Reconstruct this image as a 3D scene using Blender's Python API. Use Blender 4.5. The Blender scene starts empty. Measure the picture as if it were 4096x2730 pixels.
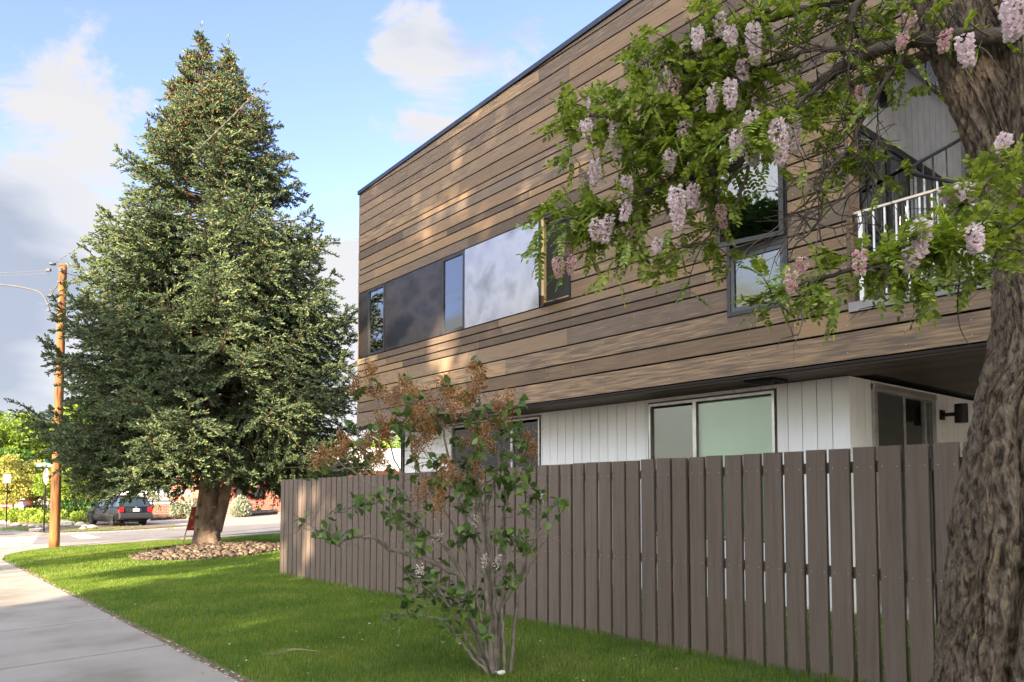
import bpy, math, random
import numpy as np
from mathutils import Vector, Matrix
R = math.radians
rng = np.random.default_rng(7)
random.seed(7)
SC = bpy.context.scene
COL = SC.collection
PI = math.pi

# ---------------------------------------------------------------- camera
# world axes: x runs from the pavement towards the building, y runs along the pavement away from the camera
YAW, PITCH, FOC, SH, HC = R(39.6), R(3.0), 3000.0, 443.0, 1.6
cd = bpy.data.cameras.new('camera'); cam = bpy.data.objects.new('camera', cd); COL.objects.link(cam)
cd.sensor_width = 36; cd.lens = FOC/4096*36; cd.shift_y = SH/4096; cd.clip_start = .05; cd.clip_end = 9000
cam.location = (0, 0, HC); cam.rotation_euler = (PI/2+PITCH, 0, -YAW)
SC.camera = cam
# ---------------------------------------------------------------- light
SUN_AZ = math.atan2(-1, -.5); SUN_EL = R(19)
W = bpy.data.worlds.new('World'); SC.world = W; W.use_nodes = True
def build_world():
    nt = W.node_tree; N = nt.nodes; L = nt.links
    bg = N['Background']; bg.inputs[1].default_value = .15
    sky = N.new('ShaderNodeTexSky'); sky.sky_type = 'NISHITA'; sky.sun_disc = False
    sky.sun_elevation = SUN_EL; sky.sun_rotation = SUN_AZ; sky.air_density = 1.0; sky.dust_density = .6; sky.ozone_density = 1.6
    tc = N.new('ShaderNodeTexCoord')
    def math_(op, a, b=None, c=None, clamp=False):
        n = N.new('ShaderNodeMath'); n.operation = op; n.use_clamp = clamp
        for i, x in enumerate((a, b, c)):
            if x is None: continue
            if isinstance(x, (int, float)): n.inputs[i].default_value = x
            else: L.new(x, n.inputs[i])
        return n.outputs[0]
    mp = N.new('ShaderNodeMapping'); L.new(tc.outputs['Generated'], mp.inputs[0]); mp.inputs['Scale'].default_value = (1, 1, 1.9)
    n1 = N.new('ShaderNodeTexNoise'); n1.inputs['Scale'].default_value = 5.5; n1.inputs['Detail'].default_value = 14; n1.inputs['Roughness'].default_value = .62; n1.inputs['Distortion'].default_value = .5
    L.new(mp.outputs[0], n1.inputs[0])
    n2 = N.new('ShaderNodeTexNoise'); n2.inputs['Scale'].default_value = 4.2; n2.inputs['Detail'].default_value = 9; n2.inputs['Roughness'].default_value = .5
    mp2 = N.new('ShaderNodeMapping'); L.new(tc.outputs['Generated'], mp2.inputs[0]); mp2.inputs['Location'].default_value = (3.1, 1.7, .4); mp2.inputs['Scale'].default_value = (1, 1, 2.6)
    L.new(mp2.outputs[0], n2.inputs[0])
    sep = N.new('ShaderNodeSeparateXYZ'); L.new(tc.outputs['Generated'], sep.inputs[0])
    mr = N.new('ShaderNodeMapRange'); mr.interpolation_type = 'SMOOTHSTEP'
    L.new(sep.outputs[2], mr.inputs[0]); mr.inputs[1].default_value = .12; mr.inputs[2].default_value = .37; mr.inputs[3].default_value = .36; mr.inputs[4].default_value = -.075
    val = math_('ADD', n1.outputs[0], mr.outputs[0])
    def blob(px, py, rad, amp, src):
        d = pdir(px, py)
        vd = N.new('ShaderNodeVectorMath'); vd.operation = 'DISTANCE'; L.new(tc.outputs['Generated'], vd.inputs[0]); vd.inputs[1].default_value = d
        m = N.new('ShaderNodeMapRange'); m.interpolation_type = 'SMOOTHSTEP'; L.new(vd.outputs[1], m.inputs[0])
        m.inputs[1].default_value = 0; m.inputs[2].default_value = rad; m.inputs[3].default_value = amp; m.inputs[4].default_value = 0
        return math_('ADD', src, m.outputs[0])
    for b in ((330, 30, .07, .15), (600, 350, .09, .17), (200, 300, .10, .12), (420, 450, .08, .12), (1600, 60, .10, .16), (1760, 400, .12, .2), (2080, 210, .08, .15), (1480, 200, .05, .12),
              (1150, 420, .16, -.14), (900, 120, .2, -.12), (250, 620, .15, .08), (1330, 900, .22, .2), (60, 760, .22, .14), (60, 130, .14, -.1), (1300, 200, .1, -.1)):
        val = blob(*b, val)
    cl = N.new('ShaderNodeMapRange'); cl.interpolation_type = 'SMOOTHSTEP'; L.new(val, cl.inputs[0])
    cl.inputs[1].default_value = .54; cl.inputs[2].default_value = .675; cl.inputs[3].default_value = 0; cl.inputs[4].default_value = .95
    dk = n2.outputs[0]
    for b in ((20, 1000, .22, .22), (60, 1350, .22, .18), (500, 650, .2, -.22), (330, 1400, .1, -.15), (900, 1500, .1, -.1), (1350, 1000, .2, -.2)):
        dk = blob(*b, dk)
    cr = N.new('ShaderNodeValToRGB'); L.new(dk, cr.inputs[0])
    e = cr.color_ramp.elements; e[0].position = .42; e[0].color = (1.34, 1.31, 1.27, 1); e[1].position = .78; e[1].color = (.74, .82, .97, 1)
    m_ = e = cr.color_ramp.elements.new(.58); m_.color = (1.24, 1.26, 1.31, 1)
    hs = N.new('ShaderNodeMix'); hs.data_type = 'RGBA'; hs.blend_type = 'MULTIPLY'; hs.inputs[0].default_value = 1
    L.new(sky.outputs[0], hs.inputs[6]); hs.inputs[7].default_value = SKYTINT
    mx = N.new('ShaderNodeMix'); mx.data_type = 'RGBA'; L.new(cl.outputs[0], mx.inputs[0]); L.new(hs.outputs[2], mx.inputs[6]); L.new(cr.outputs[0], mx.inputs[7])
    # warm glow added to the unseen sky sunward behind the camera, filling the shade
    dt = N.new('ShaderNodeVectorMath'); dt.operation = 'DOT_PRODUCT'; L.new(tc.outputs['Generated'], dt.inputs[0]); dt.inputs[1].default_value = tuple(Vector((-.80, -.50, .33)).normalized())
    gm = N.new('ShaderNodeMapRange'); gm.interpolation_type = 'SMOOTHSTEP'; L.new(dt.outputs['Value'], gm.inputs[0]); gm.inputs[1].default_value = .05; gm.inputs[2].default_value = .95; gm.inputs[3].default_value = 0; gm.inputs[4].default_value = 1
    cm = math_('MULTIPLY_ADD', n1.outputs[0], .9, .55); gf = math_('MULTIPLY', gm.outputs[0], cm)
    gc = N.new('ShaderNodeMix'); gc.data_type = 'RGBA'; gc.blend_type = 'ADD'; L.new(gf, gc.inputs[0]); L.new(mx.outputs[2], gc.inputs[6]); gc.inputs[7].default_value = FILL_GLOW
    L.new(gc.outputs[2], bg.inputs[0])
FILL_GLOW = (4.6, 4.45, 3.2, 1)
SKYTINT = (.68, .60, .74, 1)
def pray(x, y):
    a = (x-2048)/FOC; b = (1365+SH-y)/FOC; c, s = math.cos(PITCH), math.sin(PITCH)
    X, Y, Z = a, c-b*s, s+b*c
    return X*math.cos(YAW)+Y*math.sin(YAW), -X*math.sin(YAW)+Y*math.cos(YAW), Z, Y
def pdir(x, y):
    v = Vector(pray(x, y)[:3]); v.normalize(); return tuple(v)
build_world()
sl = bpy.data.lights.new('sun', 'SUN'); sun = bpy.data.objects.new('sun', sl); COL.objects.link(sun)
sl.energy = 5.0; sl.angle = R(.55); sl.color = (1, .81, .56)
sdir = Vector((math.sin(SUN_AZ)*math.cos(SUN_EL), math.cos(SUN_AZ)*math.cos(SUN_EL), math.sin(SUN_EL)))
sun.rotation_euler = sdir.to_track_quat('Z', 'Y').to_euler(); sun.location = sdir*50
vs = SC.view_settings; vs.view_transform = 'Standard'; vs.look = 'None'; vs.exposure = 2.15; vs.gamma = 1; vs.use_curve_mapping = False
SC.render.engine = 'CYCLES'
try: SC.cycles.max_bounces = 8; SC.cycles.transparent_max_bounces = 12; SC.cycles.use_denoising = True
except Exception: pass

# ---------------------------------------------------------------- helpers
def at(px, py, Y):
    """a point of the place seen at (px,py) of the 4096 wide photograph, Y metres in front of the camera"""
    x, y, z, d = pray(px, py); k = Y/d
    return np.array([x*k, y*k, z*k+HC])
def gz(t, s):
    t = np.clip(t, -14, 45); s = np.clip(s, -25, 31)
    return -.0113*(s-2)+.026*(t-2.1)
def newmesh(name, V, F, mats, parent=None, mi=None, smooth=False):
    """V (n,3); F list of arrays (k,3)/(k,4) or list of index lists"""
    me = bpy.data.meshes.new(name)
    V = np.asarray(V, np.float32)
    if isinstance(F, np.ndarray): F = [F]
    if len(F) and isinstance(F[0], np.ndarray):
        idx = np.concatenate([f.ravel() for f in F]).astype(np.int32)
        cnt = np.concatenate([np.full(len(f), f.shape[1], np.int32) for f in F])
    else:
        idx = np.array([i for f in F for i in f], np.int32); cnt = np.array([len(f) for f in F], np.int32)
    me.vertices.add(len(V)); me.vertices.foreach_set('co', V.ravel())
    me.loops.add(len(idx)); me.loops.foreach_set('vertex_index', idx)
    me.polygons.add(len(cnt)); st = np.zeros(len(cnt), np.int32); st[1:] = np.cumsum(cnt)[:-1]
    me.polygons.foreach_set('loop_start', st); me.polygons.foreach_set('loop_total', cnt)
    if mi is not None: me.polygons.foreach_set('material_index', np.asarray(mi, np.int32))
    me.polygons.foreach_set('use_smooth', np.full(len(cnt), bool(smooth)))
    me.update(calc_edges=True); me.validate()
    if not isinstance(mats, (list, tuple)): mats = [mats]
    for m in mats: me.materials.append(m)
    o = bpy.data.objects.new(name, me); COL.objects.link(o)
    if parent is not None: adopt(o, parent)
    return o
def adopt(o, p):
    o.parent = p
    m = Matrix.Identity(4); q = p
    if p is not None:
        m = root_matrix(p)
    o.matrix_parent_inverse = m.inverted()
def root_matrix(p):
    loc = Matrix.LocRotScale(p.location, p.rotation_euler, p.scale)
    return (root_matrix(p.parent) @ p.matrix_parent_inverse @ loc) if p.parent else loc
def tag(o, label, cat, group=None, kind=None):
    o['label'] = label; o['category'] = cat
    if group: o['group'] = group
    if kind: o['kind'] = kind
    return o
def thing(name, label, cat, loc, group=None):
    o = bpy.data.objects.new(name, None); COL.objects.link(o); o.location = loc; o.empty_display_size = .2
    return tag(o, label, cat, group)
def structure(o): o['kind'] = 'structure'; return o
def stuff(o, label, cat): return tag(o, label, cat, kind='stuff')

class MB:
    def __init__(s): s.v = []; s.f = []; s.m = []
    def add(s, vs_, fs, m=0):
        n = len(s.v); s.v += [tuple(map(float, v)) for v in vs_]; s.f += [[i+n for i in f] for f in fs]; s.m += [m]*len(fs); return s
    def box(s, x0, x1, y0, y1, z0, z1, m=0):
        v = [(x, y, z) for x in (x0, x1) for y in (y0, y1) for z in (z0, z1)]
        return s.add(v, [[0, 1, 3, 2], [4, 6, 7, 5], [0, 4, 5, 1], [2, 3, 7, 6], [0, 2, 6, 4], [1, 5, 7, 3]], m)
    def obox(s, c, ax, ay, az, m=0):   # centre and half-axis vectors
        c, ax, ay, az = map(np.array, (c, ax, ay, az))
        v = [c+i*ax+j*ay+k*az for i in (-1, 1) for j in (-1, 1) for k in (-1, 1)]
        return s.add(v, [[0, 1, 3, 2], [4, 6, 7, 5], [0, 4, 5, 1], [2, 3, 7, 6], [0, 2, 6, 4], [1, 5, 7, 3]], m)
    def bar(s, a, b, w, h=None, m=0, up=(0, 0, 1)):
        a, b = np.array(a, float), np.array(b, float); h = h or w; d = b-a; L = np.linalg.norm(d); d /= L
        u = np.array(up, float)
        if abs(d@u) > .95: u = np.array([1., 0, 0])
        x = np.cross(d, u); x /= np.linalg.norm(x); y = np.cross(x, d)
        return s.obox((a+b)/2, d*L/2, x*w/2, y*h/2, m)
    def tube(s, pts, r, n=8, m=0, cap=True):
        V, F = tube_np(np.array(pts, float), r, n, cap)
        return s.add(V, [list(map(int, f)) for f in F], m)
    def prism(s, poly, axis, a, b, m=0):
        """poly in the two other axes, extruded from a to b"""
        n = len(poly)
        def mk(p, q):
            r = list(p); r.insert(axis, q); return r
        v = [mk(p, a) for p in poly]+[mk(p, b) for p in poly]
        f = [[i, (i+1) % n, n+(i+1) % n, n+i] for i in range(n)]+[list(range(n))[::-1], [n+i for i in range(n)]]
        return s.add(v, f, m)
    def build(s, name, mats, parent=None, smooth=False, bevel=0):
        o = newmesh(name, np.array(s.v), s.f, mats, parent, s.m, smooth)
        if bevel:
            b = o.modifiers.new('bevel', 'BEVEL'); b.width = bevel; b.segments = 2; b.limit_method = 'ANGLE'
        return o
def tube_np(P, r, n=8, cap=True):
    P = np.asarray(P, float); k = len(P); r = np.broadcast_to(np.asarray(r, float), (k,))
    T = np.gradient(P, axis=0); T /= np.linalg.norm(T, axis=1)[:, None]+1e-9
    u = np.array([0, 0, 1.]) if abs(T[0][2]) < .9 else np.array([1., 0, 0])
    V = []; a = np.arange(n)/n*2*PI
    x = np.cross(T[0], u); x /= np.linalg.norm(x)
    for i in range(k):
        x = x-T[i]*(x@T[i]); x /= np.linalg.norm(x)+1e-9; y = np.cross(T[i], x)
        V.append(P[i]+r[i]*(np.cos(a)[:, None]*x+np.sin(a)[:, None]*y))
    V = np.concatenate(V); F = []
    for i in range(k-1):
        for j in range(n): F.append([i*n+j, i*n+(j+1) % n, (i+1)*n+(j+1) % n, (i+1)*n+j])
    if cap: F.append(list(range(n))[::-1]); F.append([(k-1)*n+j for j in range(n)])
    return V, F
def tubes(paths, n=5):
    """many tapered tubes in one mesh -> V, quads"""
    Vs, Fs, o = [], [], 0
    for P, r in paths:
        V, F = tube_np(P, r, n, False); Vs.append(V); Fs.append(np.array(F)+o); o += len(V)
    return np.concatenate(Vs), np.concatenate(Fs)
def lerp(a, b, f): return a+(b-a)*f
def unit(v): return v/(np.linalg.norm(v, axis=-1, keepdims=True)+1e-9)
def smooth_path(P, k=6):
    P = np.asarray(P, float); n = len(P)
    if n < 3: return np.array([lerp(P[0], P[-1], i/k) for i in range(k+1)])
    out = []
    Q = np.vstack([2*P[0]-P[1], P, 2*P[-1]-P[-2]])
    for i in range(1, n):
        p0, p1, p2, p3 = Q[i-1], Q[i], Q[i+1], Q[i+2]
        for j in range(k):
            t = j/k; out.append(.5*((2*p1)+(-p0+p2)*t+(2*p0-5*p1+4*p2-p3)*t*t+(-p0+3*p1-3*p2+p3)*t**3))
    out.append(P[-1]); return np.array(out)
def stamp(base, Fb, pos, X, Y, Z, scale):
    """copies of a small template: base (k,3), one per pos with axes X,Y,Z and scale (n,) or (n,3)"""
    scale = np.asarray(scale, float)
    if scale.ndim == 1: scale = scale[:, None].repeat(3, 1)
    B = base[None]*scale[:, None, :]
    V = pos[:, None]+B[..., 0:1]*X[:, None]+B[..., 1:2]*Y[:, None]+B[..., 2:3]*Z[:, None]
    k = len(base); n = len(pos); off = (np.arange(n)*k)[:, None, None]
    out = [(f[None]+off).reshape(-1, f.shape[1]) for f in Fb]
    return V.reshape(-1, 3), out
def frames(D, roll=None, up=(0, 0, 1)):
    """axes with Y along D"""
    D = unit(D); u = np.broadcast_to(np.array(up, float), D.shape)
    X = np.cross(D, u); bad = np.linalg.norm(X, axis=1) < 1e-3; X[bad] = [1, 0, 0]; X = unit(X); Z = np.cross(X, D)
    if roll is not None:
        c, s = np.cos(roll)[:, None], np.sin(roll)[:, None]; X, Z = X*c+Z*s, Z*c-X*s
    return X, D, Z
def rand_dirs(n):
    v = rng.normal(size=(n, 3)); return unit(v)

# ---------------------------------------------------------------- materials
def mat(name, stops, scale=5, rough=.7, metal=0., bump=0., bscale=None, coord='Object', stretch=(1, 1, 1), island=0., mix=1., detail=6, spec=.4, trans=0., coat=0, dist=0., transcol=None):
    """stops: list of (pos, rgb) run through noise (and the island random number)"""
    m = bpy.data.materials.new(name); m.use_nodes = True; nt = m.node_tree; N = nt.nodes; L = nt.links
    p = N['Principled BSDF']; p.inputs['Roughness'].default_value = rough; p.inputs['Metallic'].default_value = metal
    p.inputs['Specular IOR Level'].default_value = spec
    if coat: p.inputs['Coat Weight'].default_value = coat; p.inputs['Coat Roughness'].default_value = .05
    tc = N.new('ShaderNodeTexCoord'); mp = N.new('ShaderNodeMapping'); L.new(tc.outputs[coord], mp.inputs[0]); mp.inputs['Scale'].default_value = stretch
    no = N.new('ShaderNodeTexNoise'); no.inputs['Scale'].default_value = scale; no.inputs['Detail'].default_value = detail; no.inputs['Distortion'].default_value = dist
    L.new(mp.outputs[0], no.inputs[0])
    fac = no.outputs[0]
    if island:
        g = N.new('ShaderNodeNewGeometry')
        a = N.new('ShaderNodeMath'); a.operation = 'MULTIPLY_ADD'; L.new(fac, a.inputs[0]); a.inputs[1].default_value = 1-island; a.inputs[2].default_value = 0
        b = N.new('ShaderNodeMath'); b.operation = 'MULTIPLY_ADD'; L.new(g.outputs['Random Per Island'], b.inputs[0]); b.inputs[1].default_value = island; L.new(a.outputs[0], b.inputs[2]); fac = b.outputs[0]
    cr = N.new('ShaderNodeValToRGB'); L.new(fac, cr.inputs[0]); e = cr.color_ramp.elements
    if len(stops) == 1: stops = [(0, stops[0][1]), (1, stops[0][1])]
    e[0].position = stops[0][0]; e[0].color = (*stops[0][1], 1); e[1].position = stops[-1][0]; e[1].color = (*stops[-1][1], 1)
    for q, c in stops[1:-1]: k = e.new(q); k.color = (*c, 1)
    L.new(cr.outputs[0], p.inputs['Base Color'])
    if bump:
        nb = N.new('ShaderNodeTexNoise'); nb.inputs['Scale'].default_value = bscale or scale*4; nb.inputs['Detail'].default_value = 6; L.new(mp.outputs[0], nb.inputs[0])
        bp = N.new('ShaderNodeBump'); bp.inputs['Strength'].default_value = min(1, bump); bp.inputs['Distance'].default_value = .02 if bump <= 1 else .02*bump
        L.new(nb.outputs[0], bp.inputs['Height']); L.new(bp.outputs[0], p.inputs['Normal'])
    if trans:
        tr = N.new('ShaderNodeBsdfTranslucent'); ms = N.new('ShaderNodeMixShader'); ms.inputs[0].default_value = trans
        if transcol:
            mm = N.new('ShaderNodeMix'); mm.data_type = 'RGBA'; mm.blend_type = 'MULTIPLY'; mm.inputs[0].default_value = 1; L.new(cr.outputs[0], mm.inputs[6]); mm.inputs[7].default_value = (*transcol, 1); L.new(mm.outputs[2], tr.inputs[0])
        else: L.new(cr.outputs[0], tr.inputs[0])
        L.new(p.outputs[0], ms.inputs[1]); L.new(tr.outputs[0], ms.inputs[2]); L.new(ms.outputs[0], N['Material Output'].inputs[0])
    return m
def flat(name, c, rough=.6, metal=0., spec=.4, coat=0, var=.12, scale=6, bump=0.):
    a = tuple(x*(1-var) for x in c); b = tuple(min(1, x*(1+var)) for x in c)
    return mat(name, [(.3, a), (.7, b)], scale, rough, metal, bump, spec=spec, coat=coat)
def glassmat(name, tint=(.9, .95, .92), refl=1.0, rough=.0):
    m = bpy.data.materials.new(name); m.use_nodes = True; nt = m.node_tree; N = nt.nodes; L = nt.links
    for n in list(N):
        if n.type == 'BSDF_PRINCIPLED': N.remove(n)
    tr = N.new('ShaderNodeBsdfTransparent'); tr.inputs[0].default_value = (*tint, 1)
    gl = N.new('ShaderNodeBsdfGlossy'); gl.inputs['Roughness'].default_value = rough
    fr = N.new('ShaderNodeFresnel'); fr.inputs[0].default_value = 1.5
    mu = N.new('ShaderNodeMath'); mu.operation = 'MULTIPLY'; mu.use_clamp = True; mu.inputs[1].default_value = refl; L.new(fr.outputs[0], mu.inputs[0])
    nz = N.new('ShaderNodeTexNoise'); nz.inputs['Scale'].default_value = .9; bp = N.new('ShaderNodeBump'); bp.inputs['Strength'].default_value = .012; bp.inputs['Distance'].default_value = .05
    L.new(nz.outputs[0], bp.inputs['Height']); L.new(bp.outputs[0], gl.inputs['Normal'])
    mx = N.new('ShaderNodeMixShader'); L.new(mu.outputs[0], mx.inputs[0]); L.new(tr.outputs[0], mx.inputs[1]); L.new(gl.outputs[0], mx.inputs[2]); L.new(mx.outputs[0], N['Material Output'].inputs[0])
    return m
M = {}
M['siding'] = mat('stained cedar boards', [(.2, (.108, .079, .060)), (.33, (.20, .138, .089)), (.45, (.30, .20, .116)), (.56, (.155, .122, .098)), (.68, (.24, .168, .108)), (.78, (.128, .098, .08)), (.86, (.36, .245, .14))], 5.5, .66, bump=.2, bscale=14, stretch=(1, .35, 7), island=.73, detail=10, dist=.1, spec=.25)
M['nail'] = flat('nail head', (.5, .48, .44), .4, .5)
M['dark'] = flat('black gap', (.012, .012, .013), .8)
M['cap'] = flat('dark metal flashing', (.05, .06, .08), .4, .6)
M['white'] = mat('white painted boards', [(.3, (.76, .77, .79)), (.7, (.83, .84, .86))], 2, .55, bump=.1, bscale=60, island=.3)
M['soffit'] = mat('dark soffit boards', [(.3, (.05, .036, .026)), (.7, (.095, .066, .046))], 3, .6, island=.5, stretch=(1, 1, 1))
M['alu'] = mat('weathered aluminium', [(.3, (.42, .42, .42)), (.7, (.6, .6, .6))], 8, .35, .8)
M['galv'] = mat('galvanised steel', [(.35, (.35, .36, .38)), (.6, (.55, .56, .58))], 14, .38, .7)
M['blackmetal'] = flat('black metal', (.015, .015, .017), .4, .3)
M['framedark'] = flat('charcoal window frame', (.03, .03, .035), .42)
M['pine'] = flat('pale pine sash edge', (.6, .42, .2), .5)
M['glass'] = glassmat('window glass', (.9, .96, .93), 1.5)
M['glassup'] = glassmat('upper window glass', (.9, .95, .93), 4.5)
M['glassdark'] = glassmat('dark glass', (.45, .5, .47), 3.0)
M['paneldark'] = mat('dark blued steel panel', [(.35, (.018, .017, .018)), (.55, (.075, .062, .055)), (.7, (.03, .035, .045))], 1.1, .28, .55, bump=.08, bscale=1.4, stretch=(1, 1, 1.6), detail=3)
M['panellight'] = mat('bright steel panel with painted cloud reflections', [(.32, (.20, .19, .20)), (.5, (.50, .475, .45)), (.68, (.33, .32, .34))], 1.0, .25, .85, bump=.10, bscale=1.2, detail=3)  # pale and dark patches imitate clouds reflected in the steel
M['blind'] = mat('pale green roller blind', [(.3, (.42, .58, .48)), (.7, (.48, .64, .54))], 1.5, .8)
M['slatblind'] = mat('pale slat blind', [(.3, (.45, .5, .46)), (.7, (.6, .64, .6))], 3, .7, stretch=(1, 1, 30))
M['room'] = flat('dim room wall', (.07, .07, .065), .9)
M['screen'] = flat('grey insect screen', (.06, .065, .06), .9)
M['fence'] = mat('taupe fence paint', [(.25, (.10, .076, .063)), (.5, (.155, .120, .101)), (.62, (.167, .130, .110)), (.8, (.205, .165, .141))], 26, .68, bump=.7, bscale=60, stretch=(1, 1, .05), island=.36, spec=.25, detail=10)
M['concrete'] = mat('pavement concrete', [(.3, (.22, .19, .16)), (.45, (.31, .275, .24)), (.6, (.35, .312, .275)), (.75, (.38, .345, .305))], 1.0, .85, bump=.35, bscale=110, detail=14)
M['joint'] = flat('pavement joint', (.05, .04, .032), .9)
M['asphalt'] = mat('worn grey asphalt', [(.3, (.17, .155, .15)), (.7, (.235, .215, .205))], 1.2, .9, bump=.4, bscale=120, detail=14)
M['paint'] = mat('worn road paint', [(.35, (.3, .29, .28)), (.55, (.62, .61, .59))], 9, .8, detail=10)
M['gravel'] = mat('pale gravel', [(.3, (.22, .175, .145)), (.5, (.34, .28, .24)), (.7, (.5, .43, .38))], 11, .9, bump=1, bscale=30, detail=10)
M['soil'] = mat('bare ground', [(.3, (.10, .075, .05)), (.7, (.22, .17, .12))], 3, .95, bump=.6, bscale=20)
M['turf'] = mat('turf under the blades', [(.3, (.05, .08, .018)), (.7, (.10, .11, .04))], 4, .95)
M['blade'] = mat('grass blades', [(.22, (.075, .135, .020)), (.42, (.13, .235, .030)), (.58, (.21, .305, .048)), (.72, (.33, .36, .09)), (.84, (.46, .42, .19))], 1.1, .5, coord='Object', island=.36, trans=.5, transcol=(1.35, 1.25, .6), detail=5)
M['spruce'] = mat('spruce needles', [(.15, (.05, .085, .052)), (.45, (.10, .148, .08)), (.75, (.17, .218, .10)), (.95, (.30, .33, .12))], 1.2, .75, island=.8, trans=.22, spec=.15)
M['cone'] = mat('young spruce cones', [(.3, (.17, .04, .028)), (.7, (.28, .10, .045))], 5, .6, island=.6)
M['sprucebark'] = mat('spruce bark', [(.3, (.09, .06, .045)), (.55, (.22, .16, .12)), (.75, (.34, .27, .21))], 5, .9, bump=1.0, bscale=14, stretch=(1, 1, .6), detail=12)
M['twig'] = flat('dead brown twigs', (.085, .052, .034), .9)
M['stub'] = flat('sawn branch end', (.30, .17, .08), .8)
M['bark'] = mat('furrowed locust bark', [(.34, (.045, .034, .026)), (.47, (.135, .103, .078)), (.58, (.21, .165, .13)), (.66, (.175, .15, .075)), (.78, (.30, .245, .20))], 34, .95, bump=2.0, bscale=60, stretch=(1, 1, .34), detail=12, dist=.5, spec=.2)
M['limb'] = mat('grey brown limb bark', [(.3, (.035, .027, .022)), (.7, (.10, .078, .062))], 12, .9, bump=.6)
M['locust'] = mat('locust leaflets', [(.15, (.095, .145, .022)), (.5, (.205, .285, .042)), (.85, (.37, .44, .08))], 3, .42, island=.75, trans=.42, transcol=(1.15, 1.15, .5), spec=.4)
M['flower'] = mat('pink locust florets', [(.2, (.83, .72, .77)), (.5, (.87, .75, .79)), (.74, (.88, .82, .82)), (.88, (.80, .55, .64)), (.96, (.68, .60, .40))], 9, .6, island=.85, trans=.3)
M['bud'] = mat('pink and green florets', [(.2, (.74, .42, .52)), (.45, (.78, .55, .60)), (.65, (.55, .50, .28)), (.9, (.80, .70, .68))], 9, .6, island=.85, trans=.25)
M['lilacleaf'] = mat('lilac leaves', [(.2, (.05, .10, .02)), (.5, (.10, .175, .035)), (.85, (.19, .27, .06))], 4, .42, island=.7, trans=.3, spec=.5)
M['lilachead'] = mat('dried lilac florets', [(.2, (.24, .105, .035)), (.5, (.42, .215, .08)), (.8, (.55, .34, .16))], 6, .8, island=.85, trans=.2)
M['palehead'] = mat('faded lilac florets', [(.3, (.45, .33, .2)), (.6, (.66, .6, .62)), (.8, (.72, .68, .72))], 6, .8, island=.85, trans=.2)
M['lilacbark'] = mat('lilac stems', [(.3, (.12, .095, .078)), (.7, (.27, .23, .195))], 12, .9, bump=.5)
M['pole'] = mat('weathered utility pole', [(.32, (.05, .022, .010)), (.46, (.22, .085, .026)), (.7, (.34, .155, .052))], 3.2, .8, bump=.5, bscale=12, stretch=(3, 3, .35), detail=10)
M['brick'] = None
M['stone'] = mat('river cobbles', [(.2, (.05, .034, .026)), (.45, (.125, .085, .058)), (.65, (.085, .072, .062)), (.85, (.20, .148, .105))], 6, .75, island=.85)
M['boulder'] = mat('pale boulders', [(.3, (.3, .24, .2)), (.7, (.55, .47, .4))], 4, .85, island=.5, bump=.6)
M['timber'] = mat('old rail timber', [(.3, (.06, .04, .03)), (.7, (.17, .12, .09))], 6, .9, bump=.6)
M['red'] = flat('red sign panel', (.36, .018, .012), .35)
M['carpaint'] = flat('dark blue grey car paint', (.006, .008, .011), .3, .0, coat=.25)
M['carplastic'] = flat('dark bumper', (.03, .032, .036), .5)
M['tyre'] = flat('tyre rubber', (.03, .028, .026), .8)
M['rim'] = flat('grey wheel cover', (.12, .115, .11), .5, .4)
M['taillight'] = flat('red tail lamp', (.6, .01, .015), .2, coat=.6)
M['plate'] = flat('white plate', (.75, .76, .76), .5)
M['text'] = flat('dark lettering', (.03, .06, .04), .6)
M['signgreen'] = flat('green street sign', (.02, .28, .19), .45)
M['signwhite'] = flat('white sign sheet', (.8, .78, .76), .45)
M['signred'] = flat('faded red sign', (.62, .25, .27), .45)
M['signredtext'] = flat('red sign lettering', (.55, .06, .07), .5)
M['maroon'] = flat('maroon painted shell', (.17, .018, .022), .35)
M['roofgrey'] = flat('pale roof', (.55, .53, .5), .7)
M['hill'] = mat('forested hillside', [(.35, (.035, .05, .06)), (.65, (.075, .095, .10))], .03, 1, detail=12, spec=0)
def brickmat(name, s=1.0):
    m = bpy.data.materials.new(name); m.use_nodes = True; nt = m.node_tree; N = nt.nodes; L = nt.links; p = N['Principled BSDF']; p.inputs['Roughness'].default_value = .85
    tc = N.new('ShaderNodeTexCoord'); sp = N.new('ShaderNodeSeparateXYZ'); L.new(tc.outputs['Object'], sp.inputs[0])
    ad = N.new('ShaderNodeMath'); L.new(sp.outputs[0], ad.inputs[0]); L.new(sp.outputs[1], ad.inputs[1])
    cb = N.new('ShaderNodeCombineXYZ'); L.new(ad.outputs[0], cb.inputs[0]); L.new(sp.outputs[2], cb.inputs[1])
    b = N.new('ShaderNodeTexBrick'); L.new(cb.outputs[0], b.inputs[0]); b.inputs['Scale'].default_value = 1; b.inputs['Brick Width'].default_value = .3*s; b.inputs['Row Height'].default_value = .1*s; b.inputs['Mortar Size'].default_value = .012*s
    b.inputs['Color1'].default_value = (.40, .085, .045, 1); b.inputs['Color2'].default_value = (.27, .06, .035, 1); b.inputs['Mortar'].default_value = (.42, .30, .25, 1); b.inputs['Bias'].default_value = -.2
    L.new(b.outputs[0], p.inputs['Base Color']); return m
M['brick'] = brickmat('red brick')

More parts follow.
